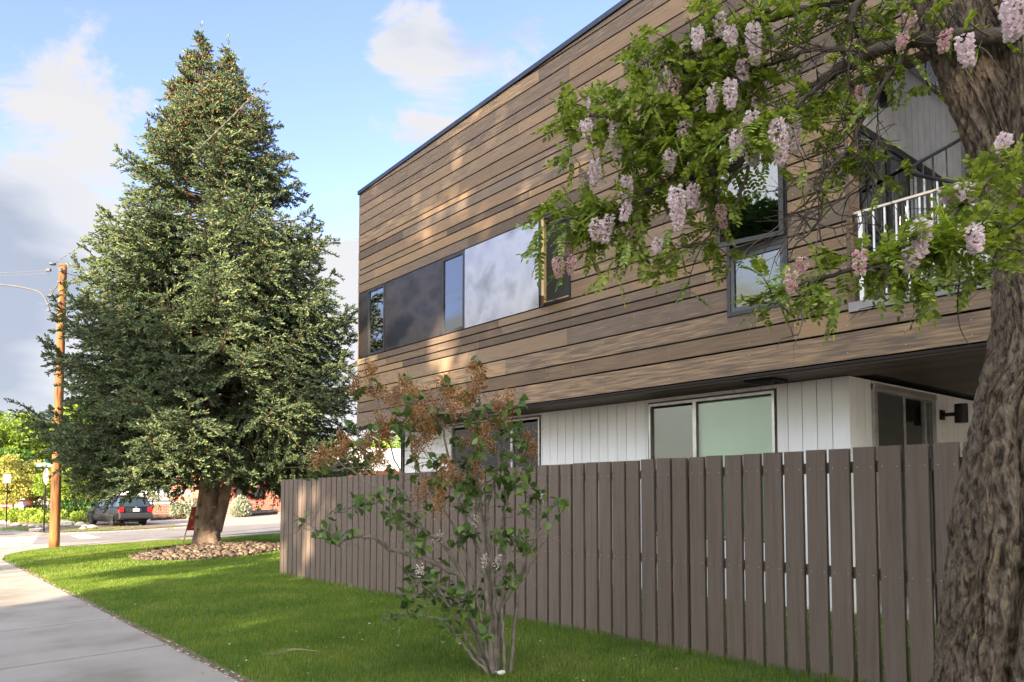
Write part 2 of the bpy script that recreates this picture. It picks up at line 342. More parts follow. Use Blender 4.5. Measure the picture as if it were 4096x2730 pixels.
def lettering(txt, size, pos, xdir, zdir, mat_, parent, name='lettering', depth=.004, spacing=1.0):
    cu = bpy.data.curves.new(name, 'FONT'); cu.body = txt; cu.size = size; cu.align_x = 'CENTER'; cu.align_y = 'CENTER'; cu.extrude = depth; cu.space_character = spacing
    tmp = bpy.data.objects.new('tmp', cu); COL.objects.link(tmp)
    dg = bpy.context.evaluated_depsgraph_get(); me = bpy.data.meshes.new_from_object(tmp.evaluated_get(dg)); me.name = name
    bpy.data.objects.remove(tmp)
    X = Vector(xdir).normalized(); Z = Vector(zdir).normalized(); Y = X.cross(Z)*-1
    mtx = Matrix(((X.x, Z.x, Y.x*-1, pos[0]), (X.y, Z.y, Y.y*-1, pos[1]), (X.z, Z.z, Y.z*-1, pos[2]), (0, 0, 0, 1)))
    me.transform(mtx); me.materials.clear(); me.materials.append(mat_)
    o = bpy.data.objects.new(name, me); COL.objects.link(o); adopt(o, parent); return o
exec_parts = True
# ================================================================ ground
def sheet(name, xs, ys, dz, m, fn=None):
    X, Y = np.meshgrid(xs, ys, indexing='ij'); Z = gz(X, Y)+dz
    if fn is not None: Z = fn(X, Y, Z)
    V = np.stack([X, Y, Z], -1).reshape(-1, 3); nx, ny = len(xs), len(ys)
    i = np.arange(nx-1)[:, None]*ny+np.arange(ny-1)[None]; F = np.stack([i, i+ny, i+ny+1, i+1], -1).reshape(-1, 4)
    return newmesh(name, V, F, m, smooth=True)
def polysheet(name, poly, dz, m, step=1.0, thick=0.):
    """polygon draped on the ground: triangulated fan over a grid cut with bmesh"""
    import bmesh
    bm = bmesh.new(); vs_ = [bm.verts.new((x, y, 0)) for x, y in poly]; bm.faces.new(vs_)
    x0, x1 = min(p[0] for p in poly), max(p[0] for p in poly); y0, y1 = min(p[1] for p in poly), max(p[1] for p in poly)
    for a, b, ax in ((x0, x1, 0), (y0, y1, 1)):
        q = a+step
        while q < b:
            co = (q, 0, 0) if ax == 0 else (0, q, 0); no = (1, 0, 0) if ax == 0 else (0, 1, 0)
            bmesh.ops.bisect_plane(bm, geom=bm.verts[:]+bm.edges[:]+bm.faces[:], plane_co=co, plane_no=no); q += step
    if thick:
        ex = bmesh.ops.extrude_face_region(bm, geom=bm.faces[:]); low = [v for v in bm.verts if v not in set(g for g in ex['geom'] if isinstance(g, bmesh.types.BMVert))]
        for v in bm.verts: v.co.z = float(gz(v.co.x, v.co.y))+dz
        for v in low: v.co.z -= thick
    else:
        for v in bm.verts: v.co.z = float(gz(v.co.x, v.co.y))+dz
    bmesh.ops.recalc_face_normals(bm, faces=bm.faces[:])
    me = bpy.data.meshes.new(name); bm.to_mesh(me); bm.free(); me.materials.append(m)
    o = bpy.data.objects.new(name, me); COL.objects.link(o); return o
far = lambda a, b, n: list(a+(b-a)*(np.arange(n)/(n-1))**2)
xs = np.array(sorted(set([-3000, -1200, -500, -200, -90]+list(np.arange(-40, 60, 2.))+[80, 120, 250, 600, 1500, 3500])))
ys = np.array(sorted(set([-2000, -600, -200, -80]+list(np.arange(-30, 70, 2.))+[90, 120, 180, 300, 600, 1500, 4000])))
structure(sheet('ground', xs, ys, -.05, M['gravel']))
# pavement with joints: slabs of concrete, each joint a dark gap
pv = MB(); edge = 2.36
s = -10.9
while s < 24.3:
    e = min(s+2.45, 24.6)
    v = [(x, y, float(gz(x, y))+z) for x in (.5, edge) for y in (s+.022, e-.022) for z in (-.14, .012)]
    pv.add(v, [[0, 1, 3, 2], [4, 6, 7, 5], [0, 4, 5, 1], [2, 3, 7, 6], [0, 2, 6, 4], [1, 5, 7, 3]]); s += 2.45
structure(pv.build('pavement', M['concrete'], bevel=.004))
structure(polysheet('pavement_joint', [(.52, -11), (edge-.02, -11), (edge-.02, 24.3), (.52, 24.3)], -.012, M['joint']))
structure(polysheet('kerb_apron', [(.5, 24.55), (2.4, 24.55), (2.62, 26.2), (3.2, 27.6), (4.2, 28.75), (6.0, 29.0), (7.0, 29.2), (8.4, 29.6), (6.6, 30.5), (4.5, 31.2), (-1, 31.2), (-1, 24.55)], .005, M['concrete'], .8, .12))
structure(polysheet('road', [(-400, 31.1), (2, 31.0), (6.8, 30.5), (13, 30.3), (60, 28.5), (60, 36.5), (13, 36.9), (5.2, 37.0), (-10, 37.6), (-400, 37.6)], -.03, M['asphalt'], 3))
structure(polysheet('road', [(-9.5, -60), (-1.2, -60), (-1.2, 31), (-9.5, 31)], -.034, M['asphalt'], 3))
structure(polysheet('road', [(-9.5, 37.7), (-1.2, 37.7), (-1.2, 160), (-9.5, 160)], -.034, M['asphalt'], 3))
structure(polysheet('pavement', [(1.0, 37.2), (5.4, 37.5), (4.9, 40.3), (4.45, 44), (4.5, 90), (2.2, 90), (1.0, 44)], .02, M['concrete'], 1, .1))
structure(polysheet('tactile_strip', [(1.4, 38.6), (4.2, 38.5), (4.2, 39.2), (1.4, 39.3)], .026, M['maroon']))
for k in range(6):   # zebra bars, worn
    a = 31.7+k*.98
    structure(polysheet('road_marking', [(-.5, a), (4.0+k*.16, a+.02), (4.0+k*.16, a+.5), (-.5, a+.48)], -.024, M['paint'], 1))
structure(polysheet('road_marking', [(5.75, 33.2), (6.45, 33.2), (6.5, 36.2), (5.85, 36.2)], -.024, M['paint'], 1))
LAWN = [(edge+.02, -12), (edge+.02, 24.6), (2.7, 26.2), (3.3, 27.5), (4.2, 28.4), (6.2, 28.3), (9, 28.1), (13, 28.5), (40, 29.5), (40, 15.5), (8.9, 15.5), (8.9, -12)]
structure(polysheet('lawn', LAWN, -.012, M['turf'], 1.0))
structure(polysheet('lawn_edge', [(edge+.005, -12), (edge+.13, -12), (edge+.11, 24.0), (edge+.005, 24.0)], -.004, M['soil'], 1.5))
structure(polysheet('verge', [(-.9, -30), (.48, -30), (.48, 24.5), (-.9, 24.5)], -.01, M['turf'], 2))
structure(polysheet('planting_bed', [(5.0, 39.8), (8.5, 38.3), (11.5, 39), (10.8, 46), (13, 60), (4.6, 60), (4.6, 44)], -.02, M['soil'], 1.5))
# patio slab under the overhang behind the fence
structure(polysheet('patio', [(8.95, -6), (16, -6), (16, 4.3), (8.95, 4.3)], .05, M['concrete'], 2, .1))

def inpoly(P, poly):
    x, y = P[:, 0], P[:, 1]; c = np.zeros(len(P), bool); n = len(poly)
    for i in range(n):
        x0, y0 = poly[i]; x1, y1 = poly[(i+1) % n]
        h = ((y0 > y) != (y1 > y)) & (x < (x1-x0)*(y-y0)/((y1-y0) if y1 != y0 else 1e-9)+x0); c ^= h
    return c
def rockbed(P, k=1.):
    X = P[:, 0]*.771-P[:, 1]*.637+8.3; Y = P[:, 0]*.637+P[:, 1]*.771-21.0
    return (X/1.95/k)**2+(Y/2.45/k)**2 < 1
def patch_noise(P, k, seed):
    r = np.random.default_rng(seed); out = 0
    for f, a in ((.35, 1), (.9, .8), (2.1, .6), (5., .5)):
        for _ in range(3):
            th, ph = r.uniform(0, 2*PI), r.uniform(0, 2*PI); out = out+a*np.sin((P[:, 0]*math.cos(th)+P[:, 1]*math.sin(th))*f*k+ph)
    return out/4.5
def grass():
    zones = [((2.3, 5.9, 2.2, 10), 4200, .0042, .062), ((2.3, 5.9, 10, 18), 2300, .0062, .062), ((5.9, 9, -1, 15), 500, .008, .07), ((2.3, 14, 14, 29), 1150, .0105, .06), ((14, 24, 16, 29.5), 350, .014, .06), ((-.9, .5, 2, 25), 350, .012, .06)]
    P, Wd, H = [], [], []
    for (x0, x1, y0, y1), den, w, h in zones:
        n = int((x1-x0)*(y1-y0)*den); p = np.stack([rng.uniform(x0, x1, n), rng.uniform(y0, y1, n)], 1)
        P.append(p); Wd.append(np.full(n, w)); H.append(np.full(n, h))
    P = np.concatenate(P); Wd = np.concatenate(Wd); H = np.concatenate(H)
    lp = [(edge-.03, -12), (edge-.03, 24.6)]+LAWN[2:]
    ok = (inpoly(P, lp) | ((P[:, 0] > -.9) & (P[:, 0] < .5) & (P[:, 1] < 24.4))) & ~rockbed(P)
    # the zones overlap past the far fence end; thin edges next to the pavement
    ok &= ~((P[:, 0] > 5.9) & (P[:, 1] < 15) & (P[:, 1] > 14) & (H < .065))
    d = P[:, 0]-edge; ok &= ~((d > -.1) & (d < .16) & (rng.random(len(P)) > .25+d*4+.25*patch_noise(P, 2.5, 3)))
    P, Wd, H = P[ok], Wd[ok], H[ok]; n = len(P)
    nz = patch_noise(P, 1., 5)
    H = H*(.55+.75*rng.random(n))*(1+.22*nz); d = P[:, 0]-edge; H *= np.clip(.45+d*2.2, .45, 1)
    nearf = np.exp(-((P[:, 0]-5.84)/.07)**2)*(P[:, 1] < 14.2); H *= 1+.75*nearf
    a = rng.uniform(0, 2*PI, n); lean = rng.uniform(.15, .85, n)
    Y = np.stack([np.cos(a), np.sin(a), 0*a], 1); X = np.stack([-np.sin(a), np.cos(a), 0*a], 1)
    b = np.stack([P[:, 0], P[:, 1], gz(P[:, 0], P[:, 1])-.012], 1); up = np.array([0, 0, 1.])
    w = (Wd*rng.uniform(.7, 1.25, n))[:, None]*.5; h = H[:, None]; l = lean[:, None]
    m_ = b+up*h*.6+Y*h*l*.22; t_ = b+up*h*(1-.25*l)+Y*h*l*.75
    V = np.stack([b-X*w, b+X*w, m_+X*w*.85, m_-X*w*.85, t_], 1).reshape(-1, 3)
    i = np.arange(n)[:, None]*5
    o = newmesh('grass', V, [i+np.array([[0, 1, 2, 3]]), i+np.array([[3, 2, 4]])], M['blade'])
    stuff(o, 'green mown grass blades across the whole lawn', 'grass')
grass()

# fallen petals and debris along the pavement edge
def litter():
    n = 1300; s_ = rng.uniform(3, 22, n); t_ = edge+np.abs(rng.normal(0, .05, n))-.03+(rng.random(n) < .3)*rng.uniform(-.3, 3.3, n)
    t_ = np.clip(t_, .8, 5.7)
    pos = np.stack([t_, s_, gz(t_, s_)+.018+(t_ > edge+.1)*.035], 1)
    base = np.array([[-1, -.7, 0], [1, -.6, .2], [.8, .8, 0], [-.7, 1, .3]])*.009
    X, Y, Z = frames(np.stack([np.cos(s_*99), np.sin(s_*99), .2*np.sin(s_*77)], 1))
    V, F = stamp(base, [np.array([[0, 1, 2, 3]])], pos, X, Y, Z, rng.uniform(.6, 1.6, n))
    stuff(newmesh('fallen_petals', V, F, mat('dry petals', [(.3, (.32, .2, .1)), (.6, (.62, .45, .35)), (.8, (.75, .62, .66))], 4, .8, island=.9)), 'pale fallen petals scattered along the pavement edge', 'petals')
litter()

# ================================================================ building
def clip_poly(poly, a, b, c):   # keep a*x+b*y<=c
    out = []
    for i in range(len(poly)):
        p, q = poly[i], poly[(i+1) % len(poly)]; dp, dq = a*p[0]+b*p[1]-c, a*q[0]+b*q[1]-c
        if dp <= 0: out.append(p)
        if (dp < 0 < dq) or (dq < 0 < dp): f = dp/(dp-dq); out.append((p[0]+(q[0]-p[0])*f, p[1]+(q[1]-p[1])*f))
    return out
def subtract(rects, hole):
    out = []; hx0, hx1, hy0, hy1 = hole
    for x0, x1, y0, y1 in rects:
        if hx1 <= x0 or hx0 >= x1 or hy1 <= y0 or hy0 >= y1: out.append((x0, x1, y0, y1)); continue
        if x0 < hx0: out.append((x0, hx0, y0, y1))
        if x1 > hx1: out.append((hx1, x1, y0, y1))
        a, b = max(x0, hx0), min(x1, hx1)
        if y0 < hy0: out.append((a, b, y0, hy0))
        if y1 > hy1: out.append((a, b, hy1, y1))
    return [r for r in out if r[1]-r[0] > .004 and r[3]-r[2] > .004]
TF, TW = 8.0, 8.87
BLD = thing('apartment_building', 'two storey building, dark stained cedar boards over a recessed white ground floor', 'building', (10, 6, 0))
roofz = lambda s: 8.35+(15.15-s)*.0405
HOLES = [(8.24, 15.16, 4.565, 6.045), (4.60, 5.44, 3.765, 5.97), (-3, 3.88, 3.53, 6.12)]
def siding():
    rows = [3.02, 3.34, 3.57, 3.85, 4.13, 4.27, 4.42, 4.565, 4.83, 4.99, 5.24, 5.42, 5.60, 5.84, 6.045, 6.25, 6.45, 6.58, 6.81, 7.0, 7.12, 7.38, 7.63, 7.85, 8.04, 8.32, 8.56, 8.78, 9.1]
    b = MB(); nb = MB()
    for i in range(len(rows)-1):
        z0, z1 = rows[i]+.013, rows[i+1]-.012
        s = 15.13; first = True
        while s > -8:
            L = random.choice([1.5, 2.4, 3.0, 3.6, 3.6, 4.2, 4.8]) if not first else random.uniform(.7, 3.4); first = False
            s1 = s-L; dz = 0
            rs = [(s1+.0015, s-.0015, z0, z1)]
            for h in HOLES: rs = subtract(rs, h)
            off = random.uniform(-.002, .002)
            for r in rs:
                poly = [(r[0], r[2]), (r[1], r[2]), (r[1], r[3]), (r[0], r[3])]
                poly = clip_poly(poly, .0405, 1, 8.33+15.15*.0405)
                if len(poly) >= 3: b.prism(poly, 0, TF+off, TF+.026)
            s = s1
        k = 14.9
        while k > -3:
            for zz in ((z0*.75+z1*.25), (z0*.25+z1*.75)):
                if any(h[0] < k < h[1] and h[2] < zz < h[3] for h in HOLES) or zz > roofz(k)-.05: continue
                if random.random() < .8: nb.box(TF-.0045, TF+.001, k-.004, k+.004, zz-.004, zz+.004)
            k -= .61
    b.build('cedar_wall', M['siding'], BLD)
    nb.build('nail_heads', M['nail'], BLD)
    # sheathing with the same openings
    c = MB(); rs = [(-8, 15.12, 3.03, 8.95)]
    for h in HOLES: rs = subtract(rs, h)
    for r in rs:
        poly = clip_poly([(r[0], r[2]), (r[1], r[2]), (r[1], r[3]), (r[0], r[3])], .0405, 1, 8.31+15.15*.0405)
        if len(poly) >= 3: c.prism(poly, 0, TF+.03, TF+.2)
    # far end wall, rear wall, near end wall, roof deck over the flat
    c.box(TF+.03, 19, 14.9, 15.1, 3.03, 8.3); c.box(18.8, 19, -7.8, 14.9, .1, 8.3)
    c.build('wall_core', M['dark'], BLD)
    r = MB(); r.prism([(15.16, 8.34), (15.16, 8.42), (-8, 8.42+23.16*.0405), (-8, 8.34+23.16*.0405)], 0, TF-.03, TF+.25)
    r.build('roof_edge', M['cap'], BLD)
    r = MB(); r.box(TF+.25, 19, 3.9, 15.1, 8.1, 8.25); r.box(12.3, 19, -8, 3.9, 8.1, 8.25); r.build('roof', M['cap'], BLD)
    # far end cedar boards
    b = MB()
    for i in range(len(rows)-3):
        z0, z1 = rows[i]+.005, min(rows[i+1]-.006, 8.33)
        s = 8.0
        while s < 19: L = random.choice([1.8, 2.4, 3.6]); b.box(s+.002, min(s+L, 19), 15.1, 15.124, z0, z1); s += L
    b.build('cedar_end_wall', M['siding'], BLD)
siding()
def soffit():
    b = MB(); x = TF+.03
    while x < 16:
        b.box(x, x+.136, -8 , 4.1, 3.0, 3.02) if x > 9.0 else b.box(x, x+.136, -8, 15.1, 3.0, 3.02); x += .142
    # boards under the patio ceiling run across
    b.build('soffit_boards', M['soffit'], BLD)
    c = MB(); c.box(TF+.03, 18.8, -8, 15.1, 3.03, 3.5); c.build('floor_slab', M['dark'], BLD)
    t = MB(); t.box(TF+.002, TF+.028, -8, 15.12, 2.985, 3.01); t.build('drip_edge', M['dark'], BLD)
    t = MB(); t.box(TF+.03, TF+.05, -8, 15.1, 2.965, 2.998); t.build('soffit_trim', M['soffit'], BLD)
    v = MB(); v.box(8.28, 8.62, 5.0, 5.4, 2.965, 2.998); v.box(8.32, 8.58, 5.04, 5.36, 2.955, 2.967, 0)
    for k in range(4): v.box(8.33+k*.065, 8.35+k*.065, 5.05, 5.35, 2.945, 2.957)
    tag(v.build('soffit_light', M['blackmetal']), 'flat black square fixture under the soffit above the wide window', 'ceiling light')
soffit()
WH = [(5.33, 7.44, .95, 2.915), (9.94, 12.68, .95, 2.925)]
def whitewall():
    b = MB(); s = 4.36; first = True
    while s < 14.68:
        e = min(s+.197, 14.68)
        rs = [(s+.0045, e-.0045, .0, 2.99)]
        for h in WH: rs = subtract(rs, (h[0]-.03, h[1]+.03, h[2]-.03, h[3]+.03))
        for r in rs: b.box(TW, TW+.018, r[0], r[1], r[2] if r[2] > .05 else .12, r[3])
        s = e
    b.build('white_board_wall', M['white'], BLD)
    c = MB(); rs = [(4.365, 14.68, .0, 2.99)]
    for h in WH: rs = subtract(rs, h)
    for r in rs: c.box(TW+.016, TW+.1, r[0], r[1], r[2], r[3])
    c.build('white_wall_backing', flat('grey shadow groove', (.12, .12, .12), .8), BLD)
    # return wall beside the patio, s = 4.35
    b = MB(); t = TW; D = (9.50, 11.26, .12, 2.90)
    while t < 15.9:
        e = t+.197
        rs = subtract([(t+.004, e-.004, .12, 2.99)], (D[0]-.0, D[1], D[2], D[3]))
        for r in rs: b.box(r[0], r[1], 4.34, 4.358, r[2], r[3])
        t = e
    b.build('white_patio_wall', M['white'], BLD)
    c = MB()
    for r in subtract([(TW+.1, 16, .0, 2.99)], D): c.box(r[0], r[1], 4.3585, 4.45, r[2], r[3])
    c.build('patio_wall_backing', M['room'], BLD)
    c = MB(); c.box(TW-.012, TW+.03, 4.335, 4.362, .12, 2.99); c.build('corner_trim', M['white'], BLD)
    f = MB(); f.box(TW-.02, TW+.05, 4.3, 14.7, -.3, .115); f.box(TW, 16, 4.28, 4.4, -.3, .115); f.build('foundation', flat('grey plinth', (.33, .33, .34), .8), BLD)
    e = MB(); e.box(TW, 18.8, 14.5, 14.68, 0, 2.99); e.build('end_wall', M['white'], BLD)
    g = MB(); g.box(15.9, 16, -8, 4.3, .1, 3.0); g.build('patio_rear_wall', M['white'], BLD)
whitewall()
def pane_y(name, m, par, t, s0, s1, z0, z1):    # vertical pane facing -x
    return MB().box(t, t+.006, s0, s1, z0, z1).build(name, m, par)
def framed(par, name, t0, t1, s0, s1, z0, z1, w, m):
    b = MB(); b.box(t0, t1, s0, s0+w, z0, z1); b.box(t0, t1, s1-w, s1, z0, z1); b.box(t0, t1, s0+w, s1-w, z0, z0+w); b.box(t0, t1, s0+w, s1-w, z1-w, z1)
    return b.build(name, m, par)
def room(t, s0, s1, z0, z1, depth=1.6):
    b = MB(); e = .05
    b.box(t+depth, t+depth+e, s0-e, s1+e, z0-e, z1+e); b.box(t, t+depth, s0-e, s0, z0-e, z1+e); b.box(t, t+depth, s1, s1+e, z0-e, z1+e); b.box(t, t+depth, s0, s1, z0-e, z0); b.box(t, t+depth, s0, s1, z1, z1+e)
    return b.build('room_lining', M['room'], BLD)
# --- ground floor windows
def gwin(s0, s1, mull, z0, z1, dark_high_s=True):
    fr = framed(BLD, 'window', TW-.02, TW+.04, s0, s1, z0, z1, .035, M['alu'])
    MB().box(TW-.015, TW+.04, mull-.03, mull+.03, z0+.035, z1-.035).build('mullion', M['alu'], fr)
    pane_y('pane', M['glass'], fr, TW+.015, s0+.035, mull-.03, z0+.035, z1-.035)
    pane_y('pane', M['glassdark'], fr, TW+.025, mull+.03, s1-.035, z0+.035, z1-.035) if dark_high_s else pane_y('pane', M['glass'], fr, TW+.025, mull+.03, s1-.035, z0+.035, z1-.035)
    a, b = (s0+.04, mull+.02) if dark_high_s else (mull, s1-.04)
    o = pane_y('roller_blind', M['blind'], fr, TW+.09, a, b, z0+.04, z1-.04)
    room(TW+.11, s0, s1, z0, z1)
gwin(5.33, 7.44, 6.60, .95, 2.915)
gwin(9.94, 12.68, 10.72, .95, 2.925, False)
# dark narrow pane on the near side of the far window is clear glass over a dim room
# --- patio sliding door on s=4.35
def patio_door():
    t0, t1, z0, z1 = 9.50, 11.26, .12, 2.90
    b = MB(); w = .05
    for a, c in ((t0, t0+w), (t1-w, t1)): b.box(a, c, 4.31, 4.40, z0, z1)
    b.box(t0, t1, 4.312, 4.398, z1-w, z1); b.box(t0+w, t1-w, 4.325, 4.398, z0, z0+.04); b.box(10.33, 10.40, 4.33, 4.38, z0+.04, z1-w); b.box(10.99, 11.06, 4.33, 4.38, z0+.04, z1-w)
    d = b.build('sliding_door', M['alu'], BLD)
    MB().box(t0-.07, t1+.06, 4.285, 4.311, z1-.02, z1+.05).box(t0-.06, t0, 4.30, 4.338, z0, z1-.02).box(t1, t1+.05, 4.30, 4.338, z0, z1-.02).build('door_frame', M['alu'], d)
    MB().box(t0+w, 10.33, 4.345, 4.35, z0+.04, z1-w).build('screen_panel', M['screen'], d)
    MB().box(10.40, 10.99, 4.355, 4.36, z0+.04, z1-w).build('pane', M['glass'], d)
    MB().box(11.06, t1-w, 4.355, 4.36, z0+.04, z1-w).build('pane', M['glassdark'], d)
    MB().box(10.39, 10.99, 4.43, 4.435, z0+.04, z1-w).build('curtain', flat('green grey curtain', (.14, .18, .12), .9), d)
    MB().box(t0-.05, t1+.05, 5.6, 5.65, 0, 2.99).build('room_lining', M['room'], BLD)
patio_door()
def wall_lamp():
    o = thing('wall_lamp', 'black cylinder wall lamp beside the patio sliding door', 'wall lamp', (11.6, 4.3, 2.69))
    MB().box(11.53, 11.67, 4.315, 4.338, 2.62, 2.76).build('back_plate', M['blackmetal'], o)
    MB().bar((11.6, 4.315, 2.69), (11.6, 4.16, 2.69), .05).build('arm', M['blackmetal'], o)
    MB().tube([(11.6, 4.08, 2.56), (11.6, 4.08, 2.83)], .085, 24).build('shade', M['blackmetal'], o, bevel=.004)
wall_lamp()
# --- window band of the upper floor
def band():
    z0, z1 = 4.565, 6.045
    e = MB(); e.box(TF+.004, TF+.02, 14.68, 15.13, z0+.01, z1-.01); e.build('steel_panel', M['paneldark'], BLD)
    e = MB(); e.box(TF-.002, TF+.014, 11.79, 13.93, z0+.01, z1-.01); p = e.build('steel_panel', M['paneldark'], BLD)
    sc = MB(); sc.box(TF-.004, TF+.012, 8.99, 11.03, z0+.01, z1-.01)
    for s in (9.02, 9.68, 10.34, 11.0):
        for z in (4.62, 5.06, 5.54, 6.0):
            if s in (9.02, 11.0) or z in (4.62, 6.0) or True: sc.box(TF-.008, TF-.003, s-.006, s+.006, z-.006, z+.006, 1)
    p = sc.build('steel_panel', [M['panellight'], M['dark']], BLD); p['label'] = 'bright steel panel with painted cloud reflections between two windows'
    c = MB()
    for r in subtract(subtract(subtract([(8.24, 15.1, z0, z1)], (8.28, 8.92, z0, z1)), (11.07, 11.74, z0, z1)), (13.97, 14.63, z0, z1)): c.box(TF+.03, TF+.2, r[0], r[1], r[2], r[3])
    c.build('wall_core', M['dark'], BLD)
    for s0, s1 in ((13.94, 14.67), (11.04, 11.78)):
        f = framed(BLD, 'window', TF-.006, TF+.06, s0, s1, z0+.006, z1-.006, .055, M['framedark'])
        pane_y('pane', M['glassup'], f, TF+.02, s0+.055, s1-.055, z0+.06, z1-.06)
        pane_y('slat_blind', M['slatblind'], f, TF+.075, s0+.05, s1-.05, z0+.05, z1-.05)
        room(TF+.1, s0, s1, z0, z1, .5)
    # casement that stands open
    f = framed(BLD, 'casement_window', TF-.004, TF+.09, 8.245, 8.965, z0+.006, z1-.006, .045, M['framedark'])
    framed(f, 'inner_frame', TF+.03, TF+.12, 8.292, 8.918, z0+.052, z1-.052, .03, M['pine'])
    pane_y('insect_screen', M['screen'], f, TF+.075, 8.325, 8.885, z0+.083, z1-.083)
    a = np.array([TF-.03, 8.90]); d = np.array([-.66, -.75]); n = np.array([-.75, .66]); L = .61
    sh = MB()
    def P(u, w, z): q = a+d*u+n*w; return (q[0], q[1], z)
    def sbox(mb, u0, u1, w0, w1, za, zb, m=0):
        v = [P(u, w, z) for u in (u0, u1) for w in (w0, w1) for z in (za, zb)]; mb.add(v, [[0, 1, 3, 2], [4, 6, 7, 5], [0, 4, 5, 1], [2, 3, 7, 6], [0, 2, 6, 4], [1, 5, 7, 3]], m)
    za, zb = z0+.02, z1-.02
    for (u0, u1, q0, q1) in ((0, .05, za, zb), (L-.05, L, za, zb), (.05, L-.05, za, za+.05), (.05, L-.05, zb-.05, zb)):
        sbox(sh, u0, u1, .0, .03, q0, q1, 0); sbox(sh, u0, u1, -.038, -.0, q0, q1, 1)
    o = sh.build('open_sash', [M['framedark'], M['pine']], f)
    g = MB(); sbox(g, .05, L-.05, -.004, .002, za+.05, zb-.05); g.build('pane', M['glassdark'], o)
    MB().bar((TF-.0, 8.55, z0+.05), P(.3, -.03, z0+.045), .012).build('stay_arm', M['blackmetal'], f)
    # the tall pair of windows to the right
    fr = framed(BLD, 'casement_window', TF-.012, TF+.09, 4.605, 5.435, 3.77, 5.965, .05, M['framedark'])
    MB().box(TF-.012, TF+.09, 4.655, 5.385, 4.52, 4.62).build('mullion', M['framedark'], fr)
    framed(fr, 'lower_frame', TF-.002, TF+.05, 4.655, 5.385, 3.82, 4.52, .05, flat('slate grey sash', (.075, .08, .09), .45))
    pane_y('pane', M['glassdark'], fr, TF+.02, 4.705, 5.335, 3.87, 4.47)
    framed(fr, 'inner_frame', TF+.05, TF+.1, 4.655, 5.385, 4.62, 5.915, .035, M['pine'])
    a = np.array([TF-.02, 4.63]); ang = R(13); d = np.array([-math.sin(ang), math.cos(ang)]); n = np.array([-d[1], d[0]]); L = .83
    def P(u, w, z): q = a+d*u+n*w; return (q[0], q[1], z)
    sh = MB(); za, zb = 4.60, 5.95
    def sbox(mb, u0, u1, w0, w1, za, zb, m=0):
        v = [P(u, w, z) for u in (u0, u1) for w in (w0, w1) for z in (za, zb)]; mb.add(v, [[0, 1, 3, 2], [4, 6, 7, 5], [0, 4, 5, 1], [2, 3, 7, 6], [0, 2, 6, 4], [1, 5, 7, 3]], m)
    for (u0, u1, q0, q1) in ((0, .055, za, zb), (L-.055, L, za, zb), (.055, L-.055, za, za+.055), (.055, L-.055, zb-.055, zb)):
        sbox(sh, u0, u1, 0, .035, q0, q1)
    o = sh.build('open_sash', M['framedark'], fr)
    g = MB(); sbox(g, .055, L-.055, .012, .018, za+.055, zb-.055); g.build('pane', M['glassdark'], o)
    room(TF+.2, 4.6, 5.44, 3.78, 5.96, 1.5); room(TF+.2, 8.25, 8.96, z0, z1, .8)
    sh = MB(); sh.box(TF+.22, TF+.9, 4.66, 5.38, 3.82, 3.86); sh.build('window_shelf', M['room'], BLD)
    v = thing('vase', 'pink glass jar standing behind the lower right window', 'vase', (TF+.32, 5.05, 3.86))
    MB().tube([(TF+.32, 5.05, 3.86), (TF+.32, 5.05, 4.1)], .06, 14).build('jar', flat('pink glass', (.5, .12, .18), .15), v, smooth=False)
    MB().tube([(TF+.32, 5.05, 4.1), (TF+.32, 5.05, 4.16)], .068, 14).build('lid', flat('plum lid', (.22, .03, .07), .4), v)
band()
